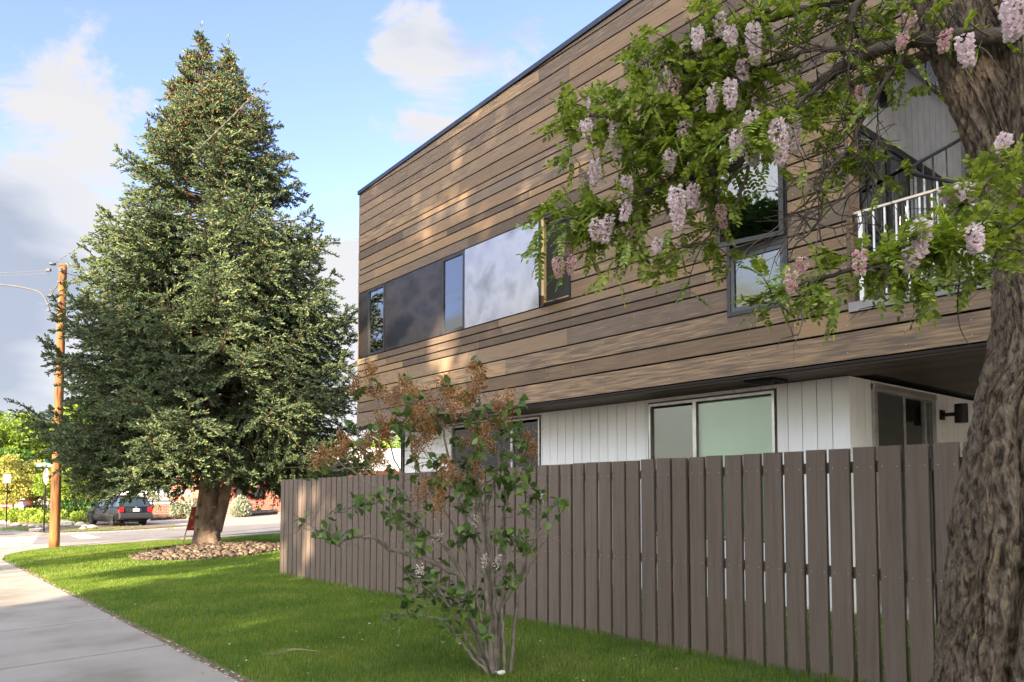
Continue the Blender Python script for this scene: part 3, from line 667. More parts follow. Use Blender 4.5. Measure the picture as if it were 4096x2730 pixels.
def balcony():
    # side return clad in cedar, then dark sliding doors with a pale wall over them
    b = MB(); rows = [3.55, 3.85, 4.13, 4.42, 4.7, 4.99, 5.24, 5.60, 5.84, 6.12]
    for i in range(len(rows)-1): b.box(TF+.004, TF+.235, 3.862, 3.88, rows[i]+.005, rows[i+1]-.006)
    b.box(TF-.012, TF+.012, 3.866, 3.895, 3.54, 6.12)
    b.build('cedar_return', M['siding'], BLD)
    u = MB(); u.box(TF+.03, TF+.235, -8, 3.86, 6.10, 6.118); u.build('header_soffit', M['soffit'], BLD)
    w = MB(); t = TF+.24
    while t < 11.3: w.box(t+.003, t+.18, 3.87, 3.89, 5.76, 8.0); t += .183
    w.build('pale_upper_wall', flat('pale grey board', (.42, .41, .40), .6), BLD)
    w = MB(); w.box(TF+.24, 11.4, 3.895, 3.95, 3.5, 8.1); w.build('wall_core', M['dark'], BLD)
    d = MB(); d.box(TF+.24, 10.4, 3.862, 3.89, 5.66, 5.755)
    for t in (TF+.27, 8.95, 9.6, 10.3): d.box(t, t+.05, 3.865, 3.888, 3.6, 5.66)
    d = d.build('balcony_door', M['blackmetal'], BLD)
    MB().box(TF+.32, 10.3, 3.876, 3.882, 3.6, 5.66).build('pane', M['glassdark'], d)
    MB().box(TF+.34, TF+.56, 3.883, 3.8885, 3.62, 5.62).build('curtain', flat('pale green curtain', (.30, .36, .30), .9), d)
    r = MB(); t = -3.
    while t < 3.86: r.box(11.3, 11.33, t+.003, t+.25, 3.5, 7.2); t += .253
    r.build('balcony_rear_wall', flat('grey white board', (.5, .49, .48), .6), BLD)
    MB().box(11.332, 11.4, -3, 3.86, 3.5, 7.2).build('wall_core', M['dark'], BLD)
    MB().box(TF+.03, 11.3, -3, 3.86, 3.505, 3.56).build('balcony_deck', flat('deck board', (.2, .17, .14), .8), BLD)
    MB().box(TF-.02, TF+.05, -8, 3.89, 3.545, 3.65).build('balcony_beam', flat('dull grey beam', (.26, .25, .25), .5), BLD)
    MB().box(TF-.005, TF+.04, -8, 3.88, 3.532, 3.546).build('beam_flashing', M['dark'], BLD)
    # railing
    rl = thing('balcony_railing', 'steel balcony railing with slim upright bars', 'railing', (TF+.08, 1.5, 3.65))
    MB().box(TF+.055, TF+.105, -3, 3.86, 4.635, 4.66).build('top_rail', flat('warm steel rail', (.5, .42, .34), .35, .6), rl)
    MB().box(TF+.07, TF+.09, -3, 3.76, 3.685, 3.70).build('bottom_rail', M['blackmetal'], rl)
    for s in (3.775, 1.2, -1.4): MB().box(TF+.055, TF+.105, s-.024, s+.024, 3.64, 4.635).build('post', M['alu'], rl)
    s = 3.64; k = 0
    while s > -1.3 and k < 44:
        if abs(s-1.2) > .05: MB().box(TF+.071, TF+.089, s-.0095, s+.0095, 3.70, 4.635).build('baluster', M['alu'], rl)
        s -= .118; k += 1
    MB().box(TF+.06, TF+.1, 3.858, 3.885, 4.56, 4.66).build('wall_bracket', M['blackmetal'], rl)
    # spiral stair
    st = thing('spiral_staircase', 'galvanised spiral staircase rising from the balcony to the roof', 'staircase', (9.6, 3.0, 3.56))
    C = np.array([9.6, 3.0]); Rr = .8
    MB().tube([(C[0], C[1], 3.56), (C[0], C[1], 7.9)], .045, 16).build('centre_pole', M['galv'], st)
    n = 15; path = []
    for i in range(n):
        a0 = R(200-i*27); a1 = a0-R(27); z = 3.76+i*.215
        m = MB()
        for j in range(5):
            r0 = .1+j*.14; p = [(C[0]+q*math.cos(x), C[1]+q*math.sin(x)) for q, x in ((r0, a0), (r0+.11, a0), (r0+.11, a1), (r0, a1))]
            m.prism(p, 2, z-.02, z)
        for x in (a0, a1): m.bar((C[0]+.06*math.cos(x), C[1]+.06*math.sin(x), z-.025), (C[0]+Rr*math.cos(x), C[1]+Rr*math.sin(x), z-.025), .02, .05)
        m.bar((C[0]+Rr*math.cos(a0), C[1]+Rr*math.sin(a0), z-.02), (C[0]+Rr*math.cos(a1), C[1]+Rr*math.sin(a1), z-.02), .015, .06)
        m.build('tread', M['galv'], st)
        for x, zz in ((a0, z), ((a0+a1)/2, z+.107)):
            MB().bar((C[0]+Rr*math.cos(x), C[1]+Rr*math.sin(x), z-.03), (C[0]+Rr*math.cos(x), C[1]+Rr*math.sin(x), zz+.98), .02).build('baluster', M['galv'], st)
            path.append((C[0]+Rr*math.cos(x), C[1]+Rr*math.sin(x), zz+.98))
    MB().tube(smooth_path(path, 3), .022, 10).build('handrail', M['framedark'], st, smooth=True)
    g = MB(); x = 9.35
    while x < 11.2: g.box(x, x+.012, 2.2, 3.85, 6.93, 6.96); x += .045
    s = 2.2
    while s < 3.85: g.box(9.35, 11.2, s, s+.008, 6.935, 6.955); s += .1
    g.box(9.25, 9.35, 2.2, 3.85, 6.86, 7.02); g.box(9.35, 11.3, 3.80, 3.86, 6.86, 7.0)
    g = g.build('grating_landing', M['galv'], st)
    w = MB()
    for s in np.arange(2.2, 3.86, .13): w.box(9.28, 9.30, s, s+.02, 7.02, 8.0)
    w.box(9.27, 9.31, 2.2, 3.86, 8.0, 8.03); w.build('landing_railing', M['galv'], st)
    lp = thing('balcony_lamp', 'black cylinder lamp hanging on the pale balcony wall', 'wall lamp', (8.6, 3.8, 6.1))
    MB().tube([(8.60, 3.70, 6.0), (8.60, 3.70, 6.26)], .075, 20).build('shade', M['blackmetal'], lp)
    MB().box(8.56, 8.64, 3.76, 3.868, 6.12, 6.2).build('bracket', M['blackmetal'], lp)
    # white slatted chairs
    def chair(t, s, rot, label):
        c = thing('slatted_chair', label, 'chair', (t, s, 3.56), 'white slatted chairs on the balcony'); ca, sa = math.cos(rot), math.sin(rot)
        def w_(x, y, z): return (t+x*ca-y*sa, s+x*sa+y*ca, 3.56+z)
        m = flat('white chair paint', (.74, .72, .68), .5)
        for x in (-.27, .27):
            for y in (-.25, .25): MB().bar(w_(x, y, 0), w_(x, y, .62 if y < 0 else .9), .05).build('leg', m, c)
            MB().bar(w_(x, -.3, .63), w_(x, .28, .63), .07, .03).build('armrest', m, c)
        b = MB()
        for k in range(7): b.bar(w_(-.26, -.24+k*.075, .4), w_(.26, -.24+k*.075, .4), .055, .02)
        b.build('seat', m, c)
        b = MB()
        for k in range(7): b.bar(w_(-.22+k*.073, .25, .45), w_(-.22+k*.073, .33, .88), .03, .02, up=(1, 0, 0))
        b.bar(w_(-.28, .32, .9), w_(.28, .32, .9), .03, .08); b.build('backrest', m, c)
    chair(8.75, 2.6, R(200), 'white slatted wooden chair behind the railing, the one nearer the trunk')
    chair(9.0, 3.05, R(150), 'white slatted wooden chair behind the railing, the one nearer the cedar wall')
    pt = thing('planter', 'dark round planter with a low green plant behind the balcony railing', 'planter', (8.42, 3.5, 3.56))
    MB().tube([(8.42, 3.5, 3.56), (8.42, 3.5, 3.86)], [.15, .19], 18).build('pot', M['framedark'], pt)
    leafball('foliage', pt, (8.42, 3.5, 3.98), (.2, .2, .14), 260, .05, M['lilacleaf'])
def leafball(name, parent, c, r, n, size, m, seed=0, jit=.35):
    u = rand_dirs(n)*(rng.random((n, 1))**(1/2.4)); p = np.array(c)+u*np.array(r)
    X, Y, Z = frames(unit(u+rand_dirs(n)*.9), rng.uniform(0, 6.28, n))
    base = np.array([[0, 0, 0], [.35, .45, .06], [0, 1, 0], [-.35, .45, .06]])
    V, F = stamp(base, [np.array([[0, 1, 2, 3]])], p, X, Y, Z, size*rng.uniform(.6, 1.3, n))
    return newmesh(name, V, F, m, parent)
balcony()

# ================================================================ picket fence
def fence():
    f = thing('picket_fence', 'long taupe wooden fence of wide upright boards in front of the building', 'fence', (5.87, 8, .1))
    s = 14.17; i = 0
    while s > .9 and i < 78:
        w = .164+random.uniform(-.003, .003); s0, s1 = s-w, s
        zb, zt = float(gz(5.87, s))-.02, 1.815+(14.2-s)*.0112+random.uniform(-.004, .004)
        t = 5.87+random.uniform(-.002, .002); tl = random.uniform(-.003, .003)
        b = MB(); b.add([(x, y+(tl if z > 1 else 0), z) for x in (t, t+.036) for y in (s0, s1) for z in (zb, zt)], [[0, 1, 3, 2], [4, 6, 7, 5], [0, 4, 5, 1], [2, 3, 7, 6], [0, 2, 6, 4], [1, 5, 7, 3]])
        for z in (.82, 1.66):
            for k in (.03, .14): b.box(t-.003, t+.002, s1-k-.003, s1-k+.003, z+(14.2-s)*.0112-.003, z+(14.2-s)*.0112+.003, 1)
        b.build('picket', [M['fence'], M['nail']], f); s -= .1985; i += 1
    for z in (.78, 1.62):
        b = MB(); b.add([(x, y, z+(14.2-y)*.0112+k) for x in (5.909, 5.95) for y in (.8, 14.17) for k in (0, .088)], [[0, 1, 3, 2], [4, 6, 7, 5], [0, 4, 5, 1], [2, 3, 7, 6], [0, 2, 6, 4], [1, 5, 7, 3]])
        b.build('rail', M['fence'], f)
    for s in (14.1, 11.7, 9.3, 6.9, 4.55, 2.26, 1.0):
        MB().box(5.951, 6.04, s-.045, s+.045, -.3, 1.80+(14.2-s)*.0112).build('post', M['fence'], f)
    # return panel to the house
    r = MB(); x = 6.05
    while x < 8.8: r.box(x, x+.171, 14.15, 14.17, -.1, 1.80); x += .1985
    r.build('return_panel', M['fence'], f)
fence()

# ================================================================ blue spruce
def spruce():
    B = np.array([7.22, 22.8, -.12])
    T = thing('spruce_tree', 'tall dense two-topped blue spruce standing in a bed of cobbles', 'spruce tree', tuple(B))
    camdir = lambda a: a
    right = np.array([math.cos(YAW), -math.sin(YAW), 0]); fwd = np.array([math.sin(YAW), math.cos(YAW), 0])
    # radius against height, left and right side as seen from the pavement
    zs = [1.2, 2.0, 3.0, 3.8, 4.4, 5.2, 6.6, 8.5, 9.7, 10.6, 11.6, 12.3, 13.5, 14.3, 15.2]
    rl = [3.5, 3.8, 4.2, 4.8, 4.2, 4.25, 4.1, 3.55, 3.2, 2.95, 2.4, 1.95, 1.2, .85, .12]
    rr = [3.6, 4.6, 4.8, 4.9, 4.9, 4.9, 4.5, 4.0, 3.6, 3.0, 2.45, 2.1, 1.75, 1.0, .12]
    # trunks
    V, F = tube_np(smooth_path([B+[0, 0, -.1], B+[0, 0, .25], B+[.02, 0, 1.0], B+right*.02+[0, 0, 2.2], B+right*.0+[0, 0, 6], B+[0, 0, 10], B-right*.49+[0, 0, 15.4]], 8), np.interp(np.arange(49), [0, 6, 12, 20, 28, 40, 48], [.52, .42, .36, .30, .21, .12, .02]), 24, True)
    V = np.array(V); c = B[:2]
    for i in range(len(V)):
        z = V[i, 2]-B[2]
        if z < 6:
            a = math.atan2(V[i, 1]-c[1], V[i, 0]-c[0]); k = 1+.07*math.sin(a*5+z*1.3)+.05*math.sin(a*9-z*2.7)+.12*max(0, .6-z)*math.sin(a*4+1)
            V[i, :2] = c+(V[i, :2]-c)*k
    tr = newmesh('trunk', V, F, M['sprucebark'], T, smooth=True)
    P2 = smooth_path([B+right*.26+[0, 0, .55], B+right*.36+[0, 0, 1.0], B+right*.52+[0, 0, 1.7], B+right*.66+[0, 0, 2.6], B+right*.7+[0, 0, 5], B+right*.65+[0, 0, 10], B+right*.33+[0, 0, 14.9]], 6)
    V, F = tube_np(P2, np.interp(np.arange(len(P2)), [0, 8, 20, 36], [.17, .17, .12, .02]), 14); newmesh('trunk', V, F, M['sprucebark'], T, smooth=True)
    # sawn stubs
    for (r_, z, L) in ((-.22, .95, .36), (-.12, .60, .40), (-.1, 1.3, .40), (.2, .85, .42), (.05, 1.75, .36), (.25, 1.25, .42), (-.2, 1.8, .35)):
        sb = MB(); p = B+right*r_-fwd*.22+[0, 0, z]; d = unit(right*r_*2.2-fwd*.8); sb.tube([p-d*.05, p+d*.17], [.055, .045], 9, 0, False); sb.tube([p+d*.168, p+d*.172], .042, 9, 1)
        sb.build('branch_stub', [M['sprucebark'], M['stub']], T)
    br, shp, shd, shs, shk = [], [], [], [], []
    tips = []
    def add_branch(z, az, L, topbase=None, droopk=1.0, tipup=None, dens=1.0):
        d = np.array([math.cos(az), math.sin(az), 0]); o = np.array([B[0], B[1], z]) if topbase is None else topbase
        f_ = z/15.0
        droop = (.30*(1-f_)**1.2*L if z < 10 else -.25*L)*droopk; up = .13*L if tipup is None else tipup
        side = np.array([-d[1], d[0], 0])*rng.normal(0, .08)*L
        pts = [o, o+d*L*.3+side*.3+[0, 0, -droop*.25], o+d*L*.65+side*.7+[0, 0, -droop*.8], o+d*L*.9+side+[0, 0, -droop+up*.3], o+d*L+side+[0, 0, -droop+up]]
        P = smooth_path(pts, 4); n = len(P); br.append((P, np.linspace(.012+.011*L, .006, n)))
        seg = np.linalg.norm(np.diff(P, axis=0), axis=1); cum = np.r_[0, np.cumsum(seg)]; tot = cum[-1]
        step = .125; q = tot*(.30 if z > 4 else .34)
        k = 0
        while q < tot:
            fr = q/tot; p = np.array([np.interp(q, cum, P[:, i]) for i in range(3)]); j = min(np.searchsorted(cum, q), n-1); tan = unit(P[j]-P[max(0, j-2)])
            sd = np.array([-tan[1], tan[0], 0]); sd = unit(sd)*(1 if k % 2 else -1)
            bl = (.16+.85*L*.26*math.sin(min(1, (1-fr)*1.25+.12)*PI*.62))*rng.uniform(.65, 1.2); bl = min(bl, 1.15)
            dd = unit(tan*.75+sd*.85+np.array([0, 0, rng.uniform(-.6, .3)])); sag = .22*bl
            m = max(2, int(bl/.075)); us = (np.arange(m)+.6)/m
            bp = p+dd*(us*bl)[:, None]; bp[:, 2] -= sag*us**2
            br.append((np.array([p, p+dd*bl*.5+[0, 0, -sag*.25], p+dd*bl+[0, 0, -sag]]), np.array([.011, .007, .003])))
            for u_, c_ in zip(us, bp):
                for _ in range(int(rng.integers(5, 9)*dens+rng.random()*.5)):
                    s2 = np.cross(dd, [0, 0, 1]); v = dd*rng.uniform(.6, 1.3)+s2*rng.uniform(-.9, .9)+np.array([0, 0, rng.uniform(-.85, .75)])
                    shp.append(c_+rng.normal(0, .02, 3)); shd.append(v); shs.append(rng.uniform(.065, .122)*(1 if z < 11 else .88)); shk.append(z)
            e = p+dd*bl+[0, 0, -sag]; shp.append(e); shd.append(dd+[0, 0, .25]); shs.append(.14); shk.append(z)
            q += step*rng.uniform(.7, 1.3); k += 1
        for _ in range(8): shp.append(P[-1]-unit(P[-1]-P[-3])*rng.uniform(0, .3)); shd.append(unit(P[-1]-P[-2])+rng.normal(0, .45, 3)); shs.append(.12); shk.append(z)
        tips.append(P[-1])
    z = 1.75
    while z < 13.0:
        nb = 7 if z < 9 else 6; a0 = rng.uniform(0, 2*PI)
        for i in range(nb):
            az = a0+i*2*PI/nb+rng.normal(0, .16); d = np.array([math.cos(az), math.sin(az), 0]); lr = d@right; fw = d@fwd
            L = 2.0; v_ = rng.uniform(.80, 1.03)
            for _ in range(5):
                zt = z-(.30*(1-z/15)**1.2*L if z < 10 else -.25*L)+.13*L; L = lerp(np.interp(zt, zs, rl), np.interp(zt, zs, rr), (lr+1)/2)*v_
            L *= .96
            if z < 3.0:
                if lr > -.1 and fw < .3: continue          # bare lower trunk towards the camera and right
                if z < 2.3: continue
            # thinner, half dead inside low on the right
            add_branch(z, az, L, dens=1.0 if not (lr > .0 and z < 6) else .8)
        z += .18 if z < 9 else .15
    # long low limbs on the left and one bare limb running right
    lf = math.atan2(-right[1], -right[0])
    for da, z, L in ((-.18, 3.5, 4.6), (.05, 3.9, 5.2), (.12, 3.5, 5.2), (.25, 3.6, 5.1), (.35, 3.2, 4.8), (.5, 3.2, 4.4), (-.45, 3.3, 4.2), (.75, 3.0, 4.2), (1.05, 3.0, 3.8)): add_branch(z, lf+da*-1, L, droopk=.5, tipup=.75 if abs(da) < .3 else .3)
    for da, z, L in ((.35, 2.9, 3.7), (.1, 3.0, 3.7), (.65, 2.9, 3.6), (.9, 2.85, 3.3), (1.15, 2.8, 3.1), (-.2, 3.0, 3.6)): add_branch(z, lf+da, L, droopk=.5)
    rt = math.atan2(right[1], right[0])
    for da, z, L in ((-.25, 2.5, 4.6), (0, 2.7, 5.0), (.3, 2.6, 4.7), (.6, 2.5, 4.3), (-.5, 2.8, 4.4)): add_branch(z, rt+da, L, droopk=.45, dens=.9)
    bk = math.atan2(-fwd[1], -fwd[0])
    for da, z, L in ((-.9, 3.3, 3.4), (-.5, 3.1, 2.9), (-.1, 3.2, 2.7), (.3, 3.0, 2.8), (.7, 3.2, 3.3), (0, 3.6, 3.2), (-.35, 3.8, 3.4), (.45, 3.7, 3.4)): add_branch(z, bk+da, L, droopk=1.5, tipup=.05)
    # second top
    for top, zb in ((B-right*.49, 15.45), (B+right*.33, 15.05)):
        z = 12.3
        while z < zb:
            for i in range(5):
                az = rng.uniform(0, 2*PI); L = max(.09, (zb-z)*.40)*rng.uniform(.8, 1.15); add_branch(z, az, L, topbase=np.array([top[0], top[1], z]), dens=1.2)
            z += .12
        for k in range(26): shp.append(np.array([top[0], top[1], zb-.5+k*.035])); shd.append(np.array([rng.normal(0, .5), rng.normal(0, .5), 1.])); shs.append(.11); shk.append(15)
    shp = np.array(shp); shd = unit(np.array(shd)); shs = np.array(shs); n = len(shp)
    # shoots: slim rounded spindles
    base = np.array([[0, 0, 0], [.12, .3, 0], [-.06, .3, .104], [-.06, .3, -.104], [.135, .85, 0], [-.068, .85, .117], [-.068, .85, -.117], [0, 1.0, 0]])
    tri = np.array([[0, 2, 1], [0, 3, 2], [0, 1, 3], [4, 5, 7], [5, 6, 7], [6, 4, 7]]); qd = np.array([[1, 2, 5, 4], [2, 3, 6, 5], [3, 1, 4, 6]])
    X, Y, Z = frames(shd, rng.uniform(0, 6.28, n)); V, F = stamp(base, [tri, qd], shp, X, Y, Z, shs)
    newmesh('crown', V, F, M['spruce'], T)
    V, F = tubes(br, 4); newmesh('branches', V, F, M['twig'], T)
    # reddish young cones near the top
    k = np.where((shp[:, 2] > 10.5) & (rng.random(n) < np.clip((shp[:, 2]-10.5)*.03, 0, .13)))[0]; p = shp[k]+rng.normal(0, .03, (len(k), 3))
    X, Y, Z = frames(np.tile([0, .1, -1.], (len(k), 1))+rng.normal(0, .3, (len(k), 3)))
    V, F = stamp(base*[1.9, 1, 1.9], [tri, qd], p, X, Y, Z, rng.uniform(.045, .08, len(k))); newmesh('cones', V, F, M['cone'], T)
    # dead twigs inside
    tw = []
    for _ in range(900):
        z = rng.uniform(1.6, 8); a = rng.uniform(0, 6.28); r = rng.uniform(.3, .75)*np.interp(z, zs, rr); p = B+[math.cos(a)*r, math.sin(a)*r, z]; d = unit(np.array([math.cos(a), math.sin(a), 0])*rng.uniform(.3, 1)+rng.normal(0, .5, 3)); d[2] -= .3
        tw.append((np.array([p, p+d*.22, p+d*.45+rng.normal(0, .05, 3)]), np.array([.006, .004, .002])))
    V, F = tubes(tw, 3); newmesh('dead_twigs', V, F, M['twig'], T)
    # cobble bed
    N = 3000; p = np.stack([rng.uniform(4.4, 10, N*2), rng.uniform(18, 25, N*2)], 1); p = p[rockbed(p, 1.0)][:N]
    X_ = p[:, 0]*.771-p[:, 1]*.637+8.3; Y_ = p[:, 0]*.637+p[:, 1]*.771-21.0; rr_ = (X_/1.95)**2+(Y_/2.45)**2
    r_ = np.random.default_rng(3)
    u = np.array([[math.cos(a)*math.cos(b), math.sin(a)*math.cos(b), math.sin(b)] for b in (-.5, .45) for a in np.arange(7)/7*2*PI]+[[0, 0, -1], [0, 0, 1]])
    f4 = np.array([[i, (i+1) % 7, 7+(i+1) % 7, 7+i] for i in range(7)]); f3 = np.array([[7+i, 7+(i+1) % 7, 15] for i in range(7)])
    sz = rng.gamma(3.2, .0125, len(p))+.014; pos = np.stack([p[:, 0], p[:, 1], gz(p[:, 0], p[:, 1])+.015+.15*np.clip(1-rr_, 0, 1)**.8+rng.uniform(0, .03, len(p))], 1)
    a = rng.uniform(0, 6.28, len(p)); D = np.stack([np.cos(a), np.sin(a), rng.normal(0, .2, len(p))], 1); X, Y, Z = frames(D, rng.normal(0, .3, len(p)))
    sz *= .85; V, F = stamp(u, [f4, f3], pos, X, Y, Z, np.stack([sz*rng.uniform(.7, 1, len(p)), sz*rng.uniform(.95, 1.45, len(p)), sz*rng.uniform(.5, .75, len(p))], 1))
    stuff(newmesh('river_cobbles', V, F, M['stone'], smooth=True), 'mound of rounded brown river cobbles around the spruce trunk', 'cobbles')
    b = MB(); poly = [(float(x*.771+y*.637), float(-x*.637+y*.771)) for x, y in [(-8.3+1.95*math.cos(k/24*2*PI), 21+2.45*math.sin(k/24*2*PI)) for k in range(24)]]
    structure(polysheet('bed_soil', poly, .004, M['soil'], 1))
spruce()

def small_litter():
    g = ground_at(1085, 2640); r_ = np.random.default_rng(2); P = []
    for k in range(5):
        a = g+np.array([r_.normal(0, .03), r_.normal(0, .03), .05]); d = unit(np.array([.9, -.35+r_.normal(0, .12), .03])); P.append((smooth_path([a, a+d*.22+[0, 0, .03], a+d*.45+[0, 0, -.01]], 4), np.full(9, .0013)))
    V, F = tubes(P, 4); o = newmesh('dry_stalk', V, F, flat('straw', (.34, .29, .17), .8)); tag(o, 'thin bundle of dry straw coloured stalks lying on the lawn', 'stalks')
    import bmesh
    g = ground_at(2005, 2705); bm = bmesh.new(); bmesh.ops.create_icosphere(bm, subdivisions=3, radius=1)
    for v in bm.verts:
        q = v.co*(1+.35*math.sin(v.co.x*7+1)*math.sin(v.co.y*9)+.2*math.sin(v.co.z*13)); v.co = Vector((g[0]+q.x*.038, g[1]+q.y*.024, g[2]+.03+q.z*.016))
    me = bpy.data.meshes.new('crumpled_paper'); bm.to_mesh(me); bm.free(); me.materials.append(flat('white paper', (.8, .79, .76), .8)); o = bpy.data.objects.new('crumpled_paper', me); COL.objects.link(o); tag(o, 'crumpled white scrap of paper at the foot of the lilac', 'litter')

# ================================================================ utility pole, wires
M['wire'] = flat('dull grey cable', (.16, .16, .165), .7, spec=.1)
M['fitting'] = flat('dull grey fitting', (.12, .12, .122), .7, spec=.1)
def utility_pole():
    B = np.array([4.21, 28.73, -.32]); top = float(at(211, 1056, 24.7)[2])
    T = thing('utility_pole', 'tall orange brown wooden utility pole at the lawn corner', 'utility pole', tuple(B))
    right = np.array([math.cos(YAW), -math.sin(YAW), 0]); fwd = np.array([math.sin(YAW), math.cos(YAW), 0])
    z = np.linspace(B[2], top, 30); P = np.stack([B[0]+.0*z, B[1]+0*z, z], 1); V, F = tube_np(P, np.linspace(.158, .118, 30), 20)
    newmesh('shaft', V, F, M['pole'], T, smooth=True)
    P = lambda px, py, d=24.8: at(px, py, d)
    MB().tube([P(211, 1053, 24.6), P(211, 1060, 24.6)], .1, 12).build('cap', M['fitting'], T)
    arm = smooth_path([P(197, 1243), P(190, 1215), P(175, 1185), P(150, 1166), P(110, 1155), P(60, 1146), P(0, 1139), P(-160, 1120), P(-300, 1112)], 5)
    V, F = tube_np(arm, .028, 10); newmesh('lamp_arm', V, F, M['fitting'], T, smooth=True)
    h = MB(); e = arm[-1]; h.obox(e-right*.35, right*.38, fwd*.17, (0, 0, .09)); h.obox(e-right*.38+np.array([0, 0, -.11]), right*.26, fwd*.12, (0, 0, .03)); h.build('lamp_head', M['fitting'], T, bevel=.03)
    hw = MB()
    for px, py, w in ((196, 1078, .09), (193, 1083, .16), (241, 1076, .10), (243, 1084, .1), (237, 1129, .1), (205, 1183, .14), (197, 1216, .07), (236, 1210, .08), (195, 1243, .09)): hw.obox(P(px, py, 24.62), right*w*.5, fwd*.05, (0, 0, .022))
    for px, py in ((243, 1079), (243, 1084), (207, 1163)): hw.tube([P(px, py-3, 24.6), P(px, py+3, 24.6)], .045, 8)
    hw.build('hardware', M['fitting'], T)
    V, F = tubes([(smooth_path([P(203, 1186, 24.55), P(215, 1160, 24.55), P(233, 1139, 24.5)], 3), np.full(7, .022))], 6); newmesh('conduit', V, F, M['fitting'], T)
    def wire(pts, label, r=.011, name='overhead_wire', m=None):
        pts = smooth_path(pts, 8); V, F = tube_np(pts, r, 6); o = newmesh(name, V, F, m or M['blackmetal'], smooth=True); tag(o, label, 'wire', 'wires strung from the utility pole'); return o
    wire([P(196, 1081), P(0, 1092, 24.5), P(-700, 1100, 23)], 'upper of two pale wires running left from the pole top', .007, m=M['wire'])
    wire([P(197, 1094), P(0, 1104, 24.5), P(-700, 1125, 23)], 'lower of two pale wires running left from the pole top', .007, m=M['wire'])
    wire([P(243, 1083), P(270, 1095), P(330, 1111, 24.4), P(352, 1117, 24.2), P(470, 1170, 23)], 'thin dark wire running from the pole down into the spruce', .010)
    wire([P(232, 1132), P(255, 1135), P(300, 1132, 24.6), P(330, 1120, 24.4), P(352, 1117, 24.3), P(380, 1124, 24), P(460, 1150, 23.4)], 'thick dark drooping wire between the pole and the spruce', .018)
    # twisted service cable, two strands
    A, Bp = P(205, 1060, 24.7), at(1068, 325, 18.8); n = 260; u = np.linspace(0, 1, n)[:, None]; L = np.linalg.norm(Bp-A); base = A+(Bp-A)*u; base[:, 2] -= (4*.35*u*(1-u))[:, 0]
    up = np.array([0, 0, 1.]); sd = unit(np.cross(Bp-A, up)); paths = []
    for ph in (0, PI):
        a = u*L/.55*2*PI+ph; paths.append((base+up*np.cos(a)*.011+sd*np.sin(a)*.011, np.full(n, .008)))
    V, F = tubes(paths, 5); o = newmesh('service_cable', V, F, M['wire'], smooth=True); tag(o, 'pale twisted cable rising from the pole top across the spruce', 'cable', 'wires strung from the utility pole')
utility_pole()

# ================================================================ lilac
def skeleton(primary, targets, upw=1.0, r0=.004):
    """joins every target to the nearest lower point of the growing skeleton"""
    pts = [np.array(p) for P in primary for p in P]; paths = [] ; cnt = len(pts)
    order = sorted(range(len(targets)), key=lambda i: min(np.linalg.norm(targets[i]-p) for p in pts[:cnt]))
    for i in order:
        t = targets[i]; A = np.array(pts); d = np.linalg.norm(A-t, axis=1)+upw*np.clip(A[:, 2]-t[2]+.05, 0, 9)*2; j = int(d.argmin()); p = A[j]; L = np.linalg.norm(t-p)
        if L < .02: continue
        mid = (p+t)/2+np.array([0, 0, -.08*L])+rng.normal(0, .06*L, 3); P = smooth_path([p, mid, t], 5); paths.append((P, np.linspace(r0+.006*min(L, 1), r0*.45, len(P))))
        pts += [q for q in P[2:]]
    return paths
def leaf_template(kind):
    if kind == 'heart': b = np.array([[0, 0, 0], [.36, .02, .05], [.44, .3, .09], [.26, .68, .06], [0, 1, -.10], [-.26, .68, .06], [-.44, .3, .09], [-.36, .02, .05], [0, .45, -.02]]); f = [np.array([[0, 1, 2, 8], [8, 2, 3, 4], [0, 8, 6, 7], [8, 4, 5, 6]])]
    else: b = np.array([[0, 0, 0], [.22, .2, .03], [.27, .55, .05], [.14, .9, .02], [0, 1, 0], [-.14, .9, .02], [-.27, .55, .05], [-.22, .2, .03], [0, .5, 0]]); f = [np.array([[0, 1, 2, 8], [8, 2, 3, 4], [8, 4, 5, 6], [0, 8, 6, 7]])]
    return b, f
